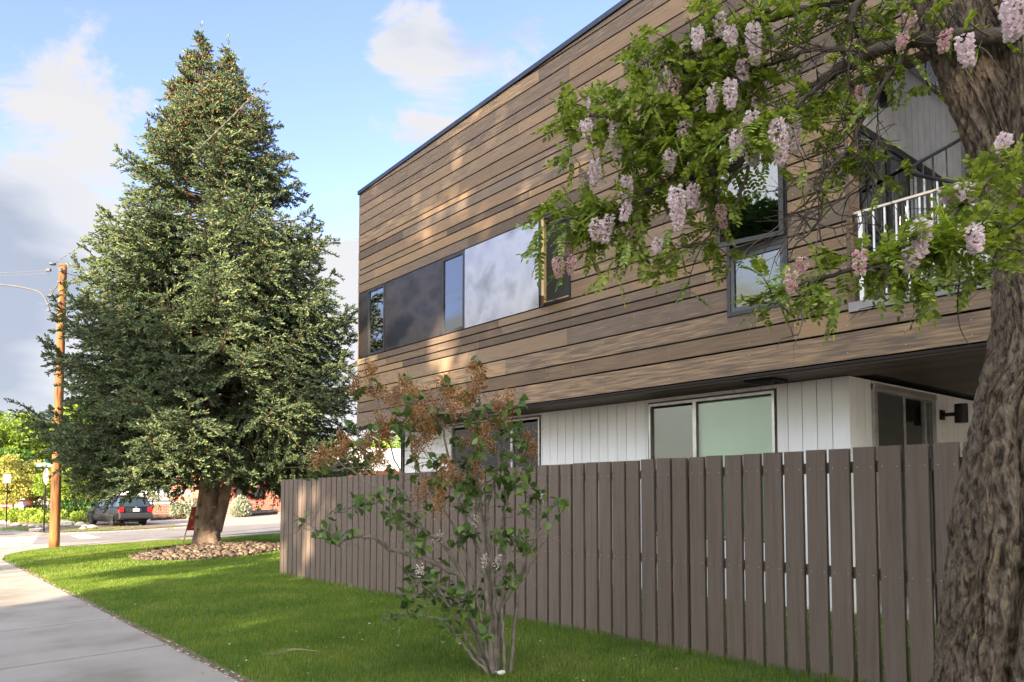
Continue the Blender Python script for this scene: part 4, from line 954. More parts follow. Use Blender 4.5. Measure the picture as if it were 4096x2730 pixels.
def lilac():
    B = np.array([4.09, 5.16, .03]); T = thing('lilac_shrub', 'sparse leggy lilac shrub with brown dried flower heads standing before the fence', 'shrub', tuple(B))
    r_ = np.random.default_rng(11)
    C = lambda x, y, d: at(1100+x*.848, 1400+y*.848, d)
    heads = [(460, 130), (380, 190), (540, 220), (500, 190), (640, 250), (700, 290), (780, 190), (800, 250), (970, 190), (900, 250), (860, 290), (1075, 300), (1050, 370), (720, 380), (820, 340), (1000, 440), (920, 440), (270, 500), (330, 480), (410, 470), (430, 530), (520, 430), (490, 520), (800, 620), (750, 650), (660, 470), (1175, 480), (870, 620), (780, 740), (700, 700), (600, 230), (740, 300), (760, 350), (560, 290), (670, 330)]
    small = [(940, 800), (1050, 1000), (1260, 700), (990, 990), (770, 880), (1180, 750), (680, 1040), (850, 740), (960, 560)]
    leaves = [(590, 310), (550, 350), (650, 420), (760, 320), (930, 240), (960, 320), (1000, 340), (780, 520), (870, 520), (880, 440), (1160, 510), (1180, 590), (1120, 650), (1080, 560), (1140, 600), (1020, 680), (940, 650), (880, 650), (380, 710), (360, 740), (520, 770), (600, 760), (630, 820), (720, 850), (700, 760), (850, 620), (220, 850), (260, 800), (270, 900), (1180, 770), (1210, 690), (1280, 740), (1375, 720), (1290, 800), (1180, 880), (1140, 880), (1100, 860), (980, 870), (1030, 890), (860, 900), (700, 930), (830, 1010), (740, 1060), (700, 1090), (790, 1080), (760, 1160), (850, 1170), (920, 1180), (960, 1200), (880, 1150), (1010, 1100), (1070, 1130), (640, 1140), (620, 1190), (860, 1320), (1000, 1280), (690, 1160), (450, 420), (430, 480), (690, 360), (1070, 380), (1050, 400), (470, 690), (560, 590), (580, 680), (740, 520), (660, 600), (950, 740), (1060, 690), (550, 1250), (1090, 740), (1010, 590), (920, 600), (990, 640), (900, 860), (1150, 930), (1200, 560), (840, 1120), (780, 1190), (810, 1140), (900, 1220), (940, 1140), (730, 1120), (680, 800), (560, 820), (1100, 1080)]
    dd = lambda: 6.55+r_.uniform(-.45, .45)
    H = [C(x+r_.normal(0, 4), y+r_.normal(0, 4), dd()) for x, y in heads]; S = [C(x, y, dd()) for x, y in small]
    Lf = [C(x+r_.normal(0, 6), y+r_.normal(0, 6), dd()) for x, y in leaves]; Lf += [p+r_.normal(0, .09, 3) for p in Lf if r_.random() < .9]; H += [p+r_.normal(0, .07, 3) for p in H if r_.random() < .25]; Lf += [p+r_.normal(0, .10, 3) for p in H if r_.random() < .8]
    prim = []
    for pts in ([(1010, 1525), (930, 1400), (870, 1290), (790, 1160), (700, 1040), (660, 960), (650, 800), (610, 650), (555, 480), (500, 300), (460, 160)],
                [(1020, 1525), (960, 1350), (920, 1200), (880, 1060), (800, 930), (700, 850), (600, 780), (500, 680), (400, 600), (290, 520)],
                [(1025, 1525), (990, 1380), (960, 1200), (930, 1050), (860, 880), (800, 760), (720, 640), (660, 520), (640, 400), (640, 270)],
                [(1030, 1525), (1010, 1350), (1000, 1150), (960, 950), (900, 800), (850, 650), (810, 480), (790, 330), (780, 200)],
                [(1040, 1525), (1035, 1350), (1020, 1150), (1000, 950), (980, 800), (960, 640), (950, 480), (960, 300), (965, 200)],
                [(1045, 1525), (1040, 1300), (1030, 1080), (1010, 900), (1000, 760), (1040, 600), (1060, 450), (1070, 310)],
                [(1050, 1525), (1060, 1300), (1085, 1100), (1070, 900), (1080, 760), (1120, 620), (1170, 490)],
                [(1080, 1520), (1080, 1350), (1070, 1230), (1110, 1150), (1180, 1060), (1250, 930), (1300, 830), (1375, 720)],
                [(1110, 1520), (1130, 1300), (1150, 1120), (1190, 960), (1240, 860), (1250, 760), (1260, 700)],
                [(1000, 1525), (930, 1450), (880, 1380), (830, 1310), (760, 1270), (640, 1245), (550, 1250), (500, 1290)],
                [(1010, 1525), (940, 1330), (860, 1180), (760, 1100), (700, 1090), (620, 1130)],
                [(870, 1060), (760, 1010), (640, 970), (530, 930), (450, 880), (350, 890), (290, 915), (260, 850), (215, 850)]):
        d0, d1 = 6.6+r_.uniform(-.08, .08), dd()
        P = smooth_path([C(x, y, lerp(d0, d1, (i/(len(pts)-1)))) for i, (x, y) in enumerate(pts)], 5); P[1:-1] += r_.normal(0, .006, P[1:-1].shape)
        r = r_.uniform(.013, .026); prim.append((P, np.linspace(r, r*.22, len(P))))
    tw = skeleton([p for p, _ in prim], H+S+Lf, .5)
    extra = []
    for _ in range(520):   # bare twigs
        P, r = (prim+tw)[r_.integers(len(prim)+len(tw))]; j = r_.integers(len(P)//2, len(P)); d = unit(r_.normal(0, 1, 3)*[1, 1, .6]+[0, 0, .5]); L = r_.uniform(.08, .42); p = P[min(j, len(P)-1)]
        extra.append((smooth_path([p, p+d*L*.5+r_.normal(0, .015, 3), p+d*L], 3), np.linspace(.0032, .0012, 7)))
    V, F = tubes(prim, 8); newmesh('stems', V, F, M['lilacbark'], T, smooth=True)
    V, F = tubes(tw+extra, 5); newmesh('twigs', V, F, M['lilacbark'], T, smooth=True)
    # leaves in drooping groups
    P, D = [], []
    for c in Lf:
        for _ in range(r_.integers(4, 9)): P.append(c+r_.normal(0, .028, 3)); D.append(unit(r_.normal(0, .75, 3)+[0, 0, -.55]))
    n = len(P); X, Y, Z = frames(np.array(D), r_.normal(0, .7, n)); b, f = leaf_template('heart'); V, F = stamp(b, f, np.array(P), X, Y, Z, r_.uniform(.05, .092, n)); newmesh('leaves', V, F, M['lilacleaf'], T, smooth=True)
    b = np.array([[0, 0, 0], [.5, .5, .2], [0, 1, 0], [-.5, .5, .2], [0, .5, -.4]]); f = [np.array([[0, 1, 4], [1, 2, 4], [2, 3, 4], [3, 0, 4]])]
    for i, c in enumerate(H+S):
        big = i < len(H); nn = 280 if big else 60; L = r_.uniform(.13, .24) if big else .08; ax = unit(r_.normal(0, .35, 3)+[0, 0, 1.]); u = r_.random(nn); rad = (.075 if big else .03)*(1-u)**.7+.008
        q = c+ax*(u*L-.04)[:, None]+rand_dirs(nn)*(rad*r_.uniform(.4, 1.15, nn))[:, None]; lob = r_.normal(0, .028 if big else .01, (7, 3)); q = q+lob[r_.integers(0, 7, nn)];  X, Y, Z = frames(rand_dirs(nn)); V, F = stamp(b, f, q, X, Y, Z, r_.uniform(.012, .021, nn))
        o = newmesh('flower_head', V, F, M['lilachead'] if big else M['palehead'], T)
lilac()

# ================================================================ locust
def locust():
    r_ = np.random.default_rng(21); B = at(4120, 2900, 4.05); B[2] = 0.0
    T = thing('locust_tree', 'pink flowering locust tree with a thick furrowed leaning trunk at the right edge', 'locust tree', tuple(B))
    def limb(pts, ribs=0, n=10, k=6, seed=0):
        P = smooth_path([at(a, b, d) for a, b, d, _ in pts], k); rr = np.interp(np.arange(len(P)), np.arange(len(pts))*k, [r*d/FOC for _, _, d, r in pts]); return P, rr
    main = limb([(4125, 3100, 4.1, 470), (4125, 2800, 4.1, 355), (4118, 2500, 4.1, 325), (4135, 2100, 4.1, 318), (4165, 1700, 4.1, 268), (4200, 1300, 4.1, 215), (4190, 1000, 4.12, 205), (4120, 760, 4.15, 180), (4015, 500, 4.2, 158), (3895, 250, 4.25, 142), (3800, 0, 4.3, 130), (3700, -300, 4.4, 112), (3560, -800, 4.6, 85), (3400, -1500, 5.0, 50)])
    sec = limb([(4200, 1150, 4.12, 190), (4215, 850, 4.05, 160), (4170, 550, 4.0, 125), (4130, 280, 4.0, 105), (4110, 50, 4.0, 100), (4080, -250, 4.0, 88), (4150, -800, 4.1, 60)])
    def vnoise(A, Lg, na, fl, seed):
        q = np.random.default_rng(seed); lat = q.random((na, 600)); x = A/(2*PI)*na; y = Lg*fl+40; xi, yi = np.floor(x).astype(int), np.floor(y).astype(int); fx, fy = x-xi, y-yi; fx = fx*fx*(3-2*fx); fy = fy*fy*(3-2*fy)
        g = lambda i, j: lat[i % na, j % 600]
        return (g(xi, yi)*(1-fx)+g(xi+1, yi)*fx)*(1-fy)+(g(xi, yi+1)*(1-fx)+g(xi+1, yi+1)*fx)*fy
    def barked(P, rr, name, nseg=360, sub=7, deep=1.):
        L0 = np.r_[0, np.cumsum(np.linalg.norm(np.diff(P, axis=0), axis=1))]; n = int(min(L0[-1], 9)/.014); L = np.linspace(0, min(L0[-1], 9), n)
        P2 = np.stack([np.interp(L, L0, P[:, i]) for i in range(3)], 1); r2 = np.interp(L, L0, rr)
        V, F = tube_np(P2, r2, nseg, True); V = V.reshape(n, nseg, 3); c = P2[:, None]; a = np.arange(nseg)/nseg*2*PI
        A, Lg = np.meshgrid(a, L); wa = A+.35*(vnoise(A, Lg, 9, 2.2, 1)-.5)+.22*(vnoise(A, Lg, 18, 6, 2)-.5)
        rid = lambda v: 1-np.abs(2*v-1)
        g = -.62*rid(vnoise(wa, Lg, 56, 2.4, 3))**3-.42*rid(vnoise(wa, Lg, 100, 6, 4))**3+.26*vnoise(wa, Lg, 150, 18, 5)+.2*vnoise(wa, Lg, 150, 40, 6)
        g2 = .035*np.sin(A*3+Lg*1.4+1)+.02*np.sin(A*5-Lg*2.1)
        cle = -np.exp(-((A-CLEFT+.10*np.sin(Lg*4))/.09)**2)*.30*np.clip((2.1-Lg)/1.0, 0, 1) if CLEFT else 0
        k = (1+g2+cle)*r2[:, None]+g*.048*deep*np.clip(r2[:, None]/.3, .4, 1.2); V = c+unit(V-c)*k[..., None]
        return newmesh(name, V.reshape(-1, 3), F, M['bark'], T, smooth=True)
    CLEFT = 0
    P0, r0 = main
    # which ring angle faces the camera a little right of centre
    Vt, _ = tube_np(P0, r0, 72, False); ring = Vt.reshape(len(P0), 72, 3)[14]; tocam = unit(np.array([0, 0, 1.6])-P0[14]); rt = np.array([math.cos(YAW), -math.sin(YAW), 0]); want = unit(tocam*.97-rt*.22); CLEFT = int(((ring-P0[14])@want).argmax())/72*2*PI
    barked(P0, r0*.93, 'trunk'); cl_ = CLEFT; CLEFT = 0; barked(*sec, 'trunk', 220)
    limbs = []
    def L(pts, ra, rb): P = smooth_path([at(*p) for p in pts], 5); limbs.append((P, np.linspace(ra, rb, len(P)))); return P
    L1 = L([(4200, 120, 4.0), (4050, 150, 3.95), (3850, 150, 4.1), (3640, 170, 4.3), (3450, 230, 4.5), (3300, 320, 4.7), (3150, 440, 4.9), (3000, 620, 5.1), (2880, 690, 5.2), (2700, 720, 5.3), (2560, 790, 5.4), (2430, 850, 5.5), (2310, 885, 5.6), (2240, 885, 5.65)], .05, .006)
    L2 = L([(3150, 440, 4.9), (3040, 520, 5.0), (2900, 535, 5.1), (2700, 540, 5.2), (2520, 500, 5.3), (2370, 440, 5.45)], .022, .005)
    L3 = L([(3780, -120, 4.4), (3500, -40, 4.6), (3250, 30, 4.8), (3000, 100, 5.0), (2800, 190, 5.1), (2640, 270, 5.2), (2560, 330, 5.2)], .035, .005)
    L4 = L([(3450, 230, 4.5), (3300, 190, 4.6), (3150, 230, 4.8), (3000, 290, 5.0), (2850, 330, 5.1), (2750, 400, 5.2), (2640, 440, 5.2)], .02, .004)
    L5 = L([(4260, 860, 3.9), (4100, 900, 3.6), (3950, 950, 3.4), (3800, 985, 3.35), (3620, 1030, 3.3), (3430, 1075, 3.3), (3280, 1115, 3.35), (3150, 1160, 3.4), (3010, 1205, 3.5), (2960, 1180, 3.5)], .022, .003)
    L6 = L([(4260, 580, 3.8), (4090, 650, 3.6), (3950, 720, 3.5), (3840, 830, 3.4), (3760, 930, 3.35)], .014, .003)
    L7 = L([(3640, 170, 4.3), (3540, 330, 4.35), (3450, 470, 4.4), (3425, 570, 4.4), (3475, 680, 4.4), (3510, 760, 4.4), (3480, 870, 4.4)], .017, .004)
    L8 = L([(3000, 620, 5.1), (2960, 780, 5.1), (2880, 900, 5.15), (2780, 985, 5.2), (2700, 975, 5.3)], .014, .004)
    L9 = L([(3520, -80, 4.6), (3400, 60, 4.6), (3460, 180, 4.6), (3480, 260, 4.6)], .03, .01)
    L10 = L([(3300, 320, 4.7), (3200, 410, 4.6), (3080, 480, 4.5), (2960, 520, 4.5), (2840, 540, 4.6)], .016, .004)
    L11 = L([(3425, 570, 4.4), (3320, 680, 4.4), (3260, 720, 4.4), (3290, 830, 4.4), (3260, 910, 4.4), (3180, 960, 4.4)], .01, .003)
    L12 = L([(4000, 1000, 3.6), (3950, 1080, 3.4), (3850, 1130, 3.3), (3700, 1160, 3.3)], .012, .003)
    L13 = L([(4300, 300, 3.6), (4150, 60, 3.4), (4080, -60, 3.3)], .02, .01)
    # flower racemes (x, y of the stalk, depth, length, width, kind)
    FL = [(2372, 395, 5.4, .2, .055, 0), (2345, 480, 5.4, .12, .045, 0), (2462, 480, 5.4, .27, .055, 0), (2340, 680, 5.5, .14, .05, 0), (2385, 640, 5.5, .17, .048, 0), (2505, 705, 5.4, .17, .055, 0), (2635, 225, 5.2, .10, .045, 0), (2618, 290, 5.2, .12, .035, 1), (2665, 275, 5.2, .18, .055, 0), (2738, 295, 5.2, .16, .05, 0), (2700, 300, 5.2, .2, .04, 1), (2790, 110, 5.1, .15, .042, 0), (2880, 55, 5.0, .16, .042, 0), (2920, 105, 5.0, .14, .048, 0), (3012, 95, 4.9, .24, .055, 0), (2965, 245, 4.9, .14, .045, 0), (2920, 320, 4.9, .17, .05, 0), (2860, 340, 5.0, .16, .045, 0),
          (2995, 480, 4.6, .26, .085, 0), (2950, 525, 4.6, .14, .06, 0), (3108, 480, 4.5, .24, .065, 0), (3172, 470, 4.5, .2, .05, 0), (3010, 450, 4.6, .07, .045, 0), (2705, 745, 5.0, .27, .068, 0), (2775, 735, 5.0, .15, .05, 0), (2385, 880, 5.5, .14, .062, 0), (2440, 855, 5.5, .2, .045, 0), (2262, 955, 5.6, .12, .05, 1), (2232, 1030, 5.6, .14, .058, 1), (2290, 1020, 5.6, .14, .04, 1), (2590, 465, 5.3, .1, .055, 0), (2510, 815, 5.4, .12, .045, 0), (2635, 950, 5.3, .11, .04, 0), (2880, 820, 5.1, .16, .045, 1), (2740, 480, 5.2, .14, .05, 0), (2680, 600, 5.2, .14, .045, 0), (2540, 900, 5.4, .08, .035, 1),
          (3850, 140, 3.9, .15, .048, 0), (3780, 120, 3.95, .1, .035, 1), (3640, 50, 4.2, .09, .04, 1), (3615, 130, 4.2, .09, .035, 1), (4070, -40, 3.3, .19, .075, 0), (3440, 345, 4.4, .1, .028, 1), (3685, 880, 3.3, .145, .042, 0), (3645, 985, 3.3, .10, .035, 0), (3525, 1015, 3.3, .135, .04, 0), (3440, 1000, 3.3, .10, .028, 1), (3895, 895, 3.3, .12, .035, 0), (3790, 745, 3.5, .07, .045, 0), (3855, 740, 3.5, .07, .045, 0), (3165, 1080, 3.4, .09, .024, 1), (3210, 1030, 3.4, .07, .024, 1), (4010, 540, 3.9, .10, .04, 0)]
    # twigs and leaves
    tw, LP, LD, LS, LK = [], [], [], [], []
    def leafy(P, f0, f1, n, spread, down=.25, size=.2, twl=(.1, .36)):
        for _ in range(n):
            u = r_.uniform(f0, f1)*(len(P)-1); i = int(u); p = lerp(P[i], P[min(i+1, len(P)-1)], u-i); tan = unit(P[min(i+1, len(P)-1)]-P[max(i-1, 0)])
            d = unit(tan*r_.uniform(.2, 1)+r_.normal(0, .65, 3)*spread+[0, 0, -down*.2]); Lg = r_.uniform(*twl)
            q = smooth_path([p, p+d*Lg*.5+r_.normal(0, .02, 3), p+d*Lg+[0, 0, -.1*Lg]], 4); tw.append((q, np.linspace(.0042, .0016, len(q))))
            for j in range(1, len(q), 1):
                if r_.random() < .82:
                    ld = unit(unit(q[j]-q[j-1])*.5+r_.normal(0, .7, 3)+[0, 0, -down]); LP.append(q[j]); LD.append(ld); LS.append(size*r_.uniform(.65, 1.15)); LK.append(0)
    leafy(L1, .6, .95, 45, 1.0, .1); leafy(L1, .46, .6, 6, 1.0, 0); leafy(L1, .12, .46, 6, .8, .2, .15); leafy(L2, .3, 1, 37, 1.0, .12); leafy(L3, .35, 1, 38, 1.0, .15); leafy(L4, .35, 1, 32, 1.0, .15); leafy(L10, .1, 1, 12, .8, 0); leafy(L8, .2, 1, 8, .8, .1)
    leafy(L5, .1, .5, 24, .6, -.05, .16, (.05, .2)); leafy(L5, .45, .84, 10, .6, -.05, .16, (.05, .16)); leafy(L6, .05, 1, 15, .7, -.05, .16, (.05, .18)); leafy(L12, 0, 1, 7, .8, .0, .15, (.08, .22)); leafy(L7, .3, .55, 10, .8, .3, .15); leafy(L9, .2, 1, 6, .9, .3, .16); leafy(L3, 0, .35, 10, 1, .3, .18)
    # leaf clouds further up and behind the trunk
    for (px, py, d, n, s) in ((3450, 280, 4.4, 7, .14), (3560, 260, 4.3, 7, .12), (2600, 620, 5.3, 30, .26), (2740, 600, 5.2, 16, .22), (4010, 330, 5.5, 22, .25), (4060, 500, 5.6, 18, .2), (4080, 300, 4.4, 12, .1), (3120, 60, 4.7, 14, .2), (3350, 430, 4.4, 5, .12), (3280, 560, 4.4, 3, .12), (2480, 600, 5.4, 16, .22), (2600, 1000, 5.3, 10, .12), (3750, 50, 4.0, 10, .14), (3930, 60, 3.9, 8, .12)):
        c = at(px, py, d)
        for _ in range(n): p = c+r_.normal(0, s, 3)*[1, 1, .7]; LP.append(p); LD.append(unit(r_.normal(0, .8, 3)+[0, 0, -.25])); LS.append(.18*r_.uniform(.7, 1.1)); LK.append(0)
    # drooping sprigs at the lower left edge of the mass
    for px, py, d in ((2480, 1000, 5.4), (2530, 960, 5.4), (2660, 1000, 5.3), (2700, 1020, 5.3), (2440, 1090, 5.4), (2160, 930, 5.6), (2180, 990, 5.6), (2290, 1060, 5.6), (3120, 1150, 3.4), (3170, 1080, 3.4), (3640, 1100, 3.3), (3340, 1180, 3.3), (2290, 620, 5.5), (2300, 550, 5.5), (2560, 240, 5.2)):
        p = at(px, py, d)
        for _ in range(3): LP.append(p+r_.normal(0, .025, 3)); LD.append(unit(np.array([-.35, .3, -.75])+r_.normal(0, .35, 3))); LS.append(.17*d/5.3+.03); LK.append(0)
    LP = np.array(LP); LD = unit(np.array(LD)); LS = np.array(LS); n = len(LP); print('locust leaves', n)
    # leaflets: pairs along an arching rachis
    X, Y, Z = frames(LD, r_.normal(0, .45, n)); pos, dr, up, sz = [], [], [], []; rach = []
    npair = 7
    curve = r_.uniform(.0, .36, n)
    for j in range(npair+1):
        u = .22+.78*j/npair; c = LP+Y*(LS*u)[:, None]-np.array([0, 0, 1.])*(LS*curve*u*u)[:, None]
        for sgn in ((1, -1) if j < npair else (0,)):
            dd = unit(Y*(.45 if sgn else 1)+X*sgn*.9-np.array([0, 0, 1])*r_.uniform(.0, .45, n)[:, None]+r_.normal(0, .12, (n, 3)))
            pos.append(c); dr.append(dd); up.append(Z); sz.append(LS*.235*(1-.25*abs(u-.6))*r_.uniform(.85, 1.1, n))
    pos = np.concatenate(pos); dr = np.concatenate(dr); up = np.concatenate(up); sz = np.concatenate(sz)
    Xa = unit(np.cross(dr, up)); Za = unit(np.cross(Xa, dr)); b, f = leaf_template('oval'); V, F = stamp(b, f, pos, Xa, dr, Za, sz); newmesh('leaves', V, F, M['locust'], T, smooth=True)
    for i in range(n):
        u = np.array([0, .5, 1]); P = LP[i]+LD[i]*(LS[i]*u)[:, None]; P[:, 2] -= LS[i]*curve[i]*u*u; rach.append((P, np.array([.0016, .0012, .0007])))
    V, F = tubes(rach, 3); newmesh('leaf_stalks', V, F, M['locust'], T)
    # bare crooked twigs between trunk and leaf mass
    seeds = [L1, L4, L7, L11, L9, L3, L5]
    for _ in range(190):
        P = seeds[r_.choice(len(seeds), p=[.3, .16, .14, .16, .1, .08, .06])]; u = r_.uniform(.1, .75) if P is not L11 else r_.uniform(.1, 1); p = P[int(u*(len(P)-1))]; d = unit(r_.normal(0, 1, 3)+np.array([-.5, .3, -.1])); Lg = r_.uniform(.2, .75); pts = [p]
        for k in range(5): d = unit(d+r_.normal(0, .38, 3)); pts.append(pts[-1]+d*Lg/5)
        q = smooth_path(pts, 2); tw.append((q, np.linspace(.006, .0016, len(q))))
        for k in range(r_.integers(1, 4)):
            pp = pts[r_.integers(1, 5)]; dd = unit(d+r_.normal(0, .8, 3)); tw.append((np.array([pp, pp+dd*.07, pp+dd*.13+r_.normal(0, .02, 3)]), np.array([.003, .002, .001])))
    for P, r in limbs:   # knobbly
        P[1:-1] += r_.normal(0, .006, P[1:-1].shape)
    V, F = tubes(limbs, 10); newmesh('limbs', V, F, M['limb'], T, smooth=True)
    V, F = tubes(tw, 5); newmesh('twigs', V, F, M['limb'], T)
    # off-picture upper crown (it throws light and shade and shows in the panes)
    up_ = []
    for c, r, nn in ((at(3300, -900, 5.2), 1.5, 2600), (at(4200, -1000, 4.4), 1.4, 2200), (at(2300, -1000, 5.6), .9, 700)):
        q = c+rand_dirs(nn)*(r_.random((nn, 1))**.45)*r; up_.append(q)
    q = np.concatenate(up_); nn = len(q); X, Y, Z = frames(rand_dirs(nn)); V, F = stamp(b*[1.6, 1, 1], f, q, X, Y, Z, r_.uniform(.05, .1, nn)); newmesh('upper_crown', V, F, M['locust'], T, smooth=True)
    # florets: cupped petals
    fb = np.array([[0, 0, 0], [.5, .35, .25], [.35, .95, .1], [0, 1.1, .3], [-.35, .95, .1], [-.5, .35, .25], [0, .55, -.3]]); ff = [np.array([[0, 1, 6], [1, 2, 6], [2, 3, 6], [3, 4, 6], [4, 5, 6], [5, 0, 6]])]
    for qi, (px, py, d, Lr, w, kind) in enumerate(FL):
        d -= .12 if qi % 3 else -.04; Lr *= 1.08; w *= .82; top = at(px, py, d); nn = int(2600*Lr*w/.055*.5)+30; u = r_.random(nn)**.85; bend = r_.normal(0, .12, 2)
        ctr = top+np.stack([bend[0]*u*Lr, bend[1]*u*Lr, -u*Lr], 1); rad = w*np.minimum(1, .5+u*3)*(1-.72*np.clip(u-.35, 0, 1)**1.3/.57); a = r_.uniform(0, 6.28, nn)
        out = np.stack([np.cos(a), np.sin(a), 0*a], 1); q = ctr+out*(rad*r_.uniform(.45, .85, nn))[:, None]; dv = unit(out+np.array([0, 0, -.35])+r_.normal(0, .3, (nn, 3)))
        X, Y, Z = frames(dv, r_.normal(0, .6, nn)); V, F = stamp(fb, ff, q, X, Y, Z, r_.uniform(.016, .026, nn)*(1 if kind == 0 else .8)); newmesh('flower_cluster', V, F, M['flower'] if kind == 0 else M['bud'], T)
locust()

# ================================================================ street things
def at_ts(px, s):    # x where the sight line of column px meets the line y=s
    a = YAW+math.atan((px-2048)/FOC); return s*math.tan(a)
RT = np.array([math.cos(YAW), -math.sin(YAW), 0]); FW = np.array([math.sin(YAW), math.cos(YAW), 0])
def ground_at(px, py):
    x, y, z, d = pray(px, py); lo, hi = .5, 300.
    for _ in range(60):
        m = (lo+hi)/2
        if z*m+HC > gz(x*m, y*m): lo = m
        else: hi = m
    return np.array([x*lo, y*lo, float(gz(x*lo, y*lo))])
def signs():
    g = ground_at(175, 2125); z0 = g[2]-.05
    T = thing('stop_sign', 'faded red octagonal stop sign on a black post under a green street name sign', 'stop sign', tuple(g))
    MB().tube([(g[0], g[1], z0), (g[0], g[1], z0+3.0)], .035, 10).build('post', M['blackmetal'], T)
    # plate faces down the main street, seen nearly edge on
    n = unit(np.array([-.25, -1., 0])*1.0); ang = R(43); nv = -FW*math.cos(ang)-RT*math.sin(ang); xv = np.array([-nv[1], nv[0], 0]); xv = xv if xv@RT > 0 else -xv
    c = np.array([g[0], g[1], z0+2.57])+nv*.05+RT*.07; r = .40
    def octo(r, off, m, name):
        b = MB(); P = [c+nv*off+xv*(r*math.cos(a))+np.array([0, 0, r*math.sin(a)]) for a in [PI/8+k*PI/4 for k in range(8)]]; Q = [p-nv*.004 for p in P]
        b.add(P+Q, [list(range(8)), list(range(8, 16))[::-1]]+[[k, (k+1) % 8, 8+(k+1) % 8, 8+k] for k in range(8)]); return b.build(name, m, T)
    octo(r, 0, M['signwhite'], 'plate'); octo(r*.94, .006, M['signred'], 'red_face')
    lettering('STOP', .30, c+nv*.014, xv, (0, 0, 1), M['signwhite'], T)
    b = MB(); zc = z0+3.1; cc = np.array([g[0], g[1], zc])
    T2 = thing('street_name_sign', 'green street name sign on top of the stop sign post', 'street sign', (g[0], g[1], zc))
    x2 = RT*.985+FW*.17; b.obox(cc+x2*.08, x2*.50, np.cross(x2, [0, 0, 1])*.006, (0, 0, .085)); b.build('plate', M['signgreen'], T2)
    lettering('GARFIELD A', .15, cc+x2*.08-FW*.02, x2, (0, 0, 1), M['signwhite'], T2)
    MB().tube([(g[0], g[1], z0+3.0), (g[0], g[1], z0+3.03)], .04, 10).build('bracket', M['galv'], T2)
    b = MB(); b.obox((g[0], g[1], zc+.2), FW*.35*.3+RT*.02, RT*.004, (0, 0, .07)); b.build('cross_plate', M['signgreen'], T2)
    g = ground_at(24, 2112); z0 = g[2]-.05; T = thing('no_parking_sign', 'white no parking sign with red letters on a black post', 'parking sign', tuple(g))
    MB().tube([(g[0], g[1], z0), (g[0], g[1], z0+2.75)], .03, 10).build('post', M['blackmetal'], T)
    MB().tube([(g[0], g[1], z0), (g[0], g[1], z0+.3)], .036, 10).build('post_sleeve', M['galv'], T)
    c = np.array([g[0], g[1], z0+2.55])-FW*.04; MB().obox(c, RT*.175, FW*.004, (0, 0, .215)).build('plate', M['signwhite'], T)
    for t_, sz, dz in (('NO', .105, .14), ('PARKING', .082, .04), ('HERE TO', .06, -.04), ('CORNER', .06, -.10)): lettering(t_, sz, c-FW*.008+np.array([0, 0, dz]), RT, (0, 0, 1), M['signredtext'], T)
    a = MB(); q = c-FW*.008+np.array([0, 0, -.17]); a.bar(q-RT*.11, q+RT*.09, .012, .004); a.add([q+RT*.07+[0, 0, .025], q+RT*.07-[0, 0, .025], q+RT*.13], [[0, 1, 2]]); a.build('arrow', M['signredtext'], T)
    # red board sign by the spruce
    g = at(745, 2195, 23.3); g[2] = float(gz(g[0], g[1]))
    T = thing('sidewalk_sign', 'leaning red board sign in a thin metal frame behind the spruce trunk', 'sign', tuple(g))
    up = unit(np.array([0, 0, 1.])*.95+RT*.0+FW*.18); sx = unit(RT*.96+FW*.28); lean = RT*.24
    A = g+np.array([0, 0, .05])-RT*.12; def_ = lambda u, w: A+(unit(np.array([0, 0, 1.])+lean)*w)+sx*u
    f = MB(); f.bar(def_(0, 0), def_(0, 1.22), .028); f.bar(def_(.62, 0), def_(.62, 1.22), .028); f.bar(def_(0, .28), def_(.62, .28), .022); f.bar(def_(0, 1.21), def_(.62, 1.21), .022); f.bar(def_(.0, .22), def_(.1, .30), .02)
    f.build('frame', flat('tan metal tube', (.35, .29, .22), .5, .5), T)
    b = MB(); b.obox((def_(.31, .84)), sx*.295, np.cross(sx, unit(np.array([0, 0, 1.])+lean))*.008, unit(np.array([0, 0, 1.])+lean)*.37); b.build('panel', M['red'], T)
    nn = -unit(np.cross(sx, np.array([0, 0, 1.]))); nn = nn if nn@FW < 0 else -nn; w_ = flat('pale sign print', (.6, .42, .36), .6)
    lettering('bldg', .11, def_(.30, .98)+nn*.012, sx, unit(np.array([0, 0, 1.])+lean), w_, T)
    l = MB()
    for k in (0, 1): l.obox(def_(.24, .60-k*.035)+nn*.011, sx*.12, nn*.001, (0, 0, .006))
    l.build('print_line', w_, T)
signs()
small_litter()

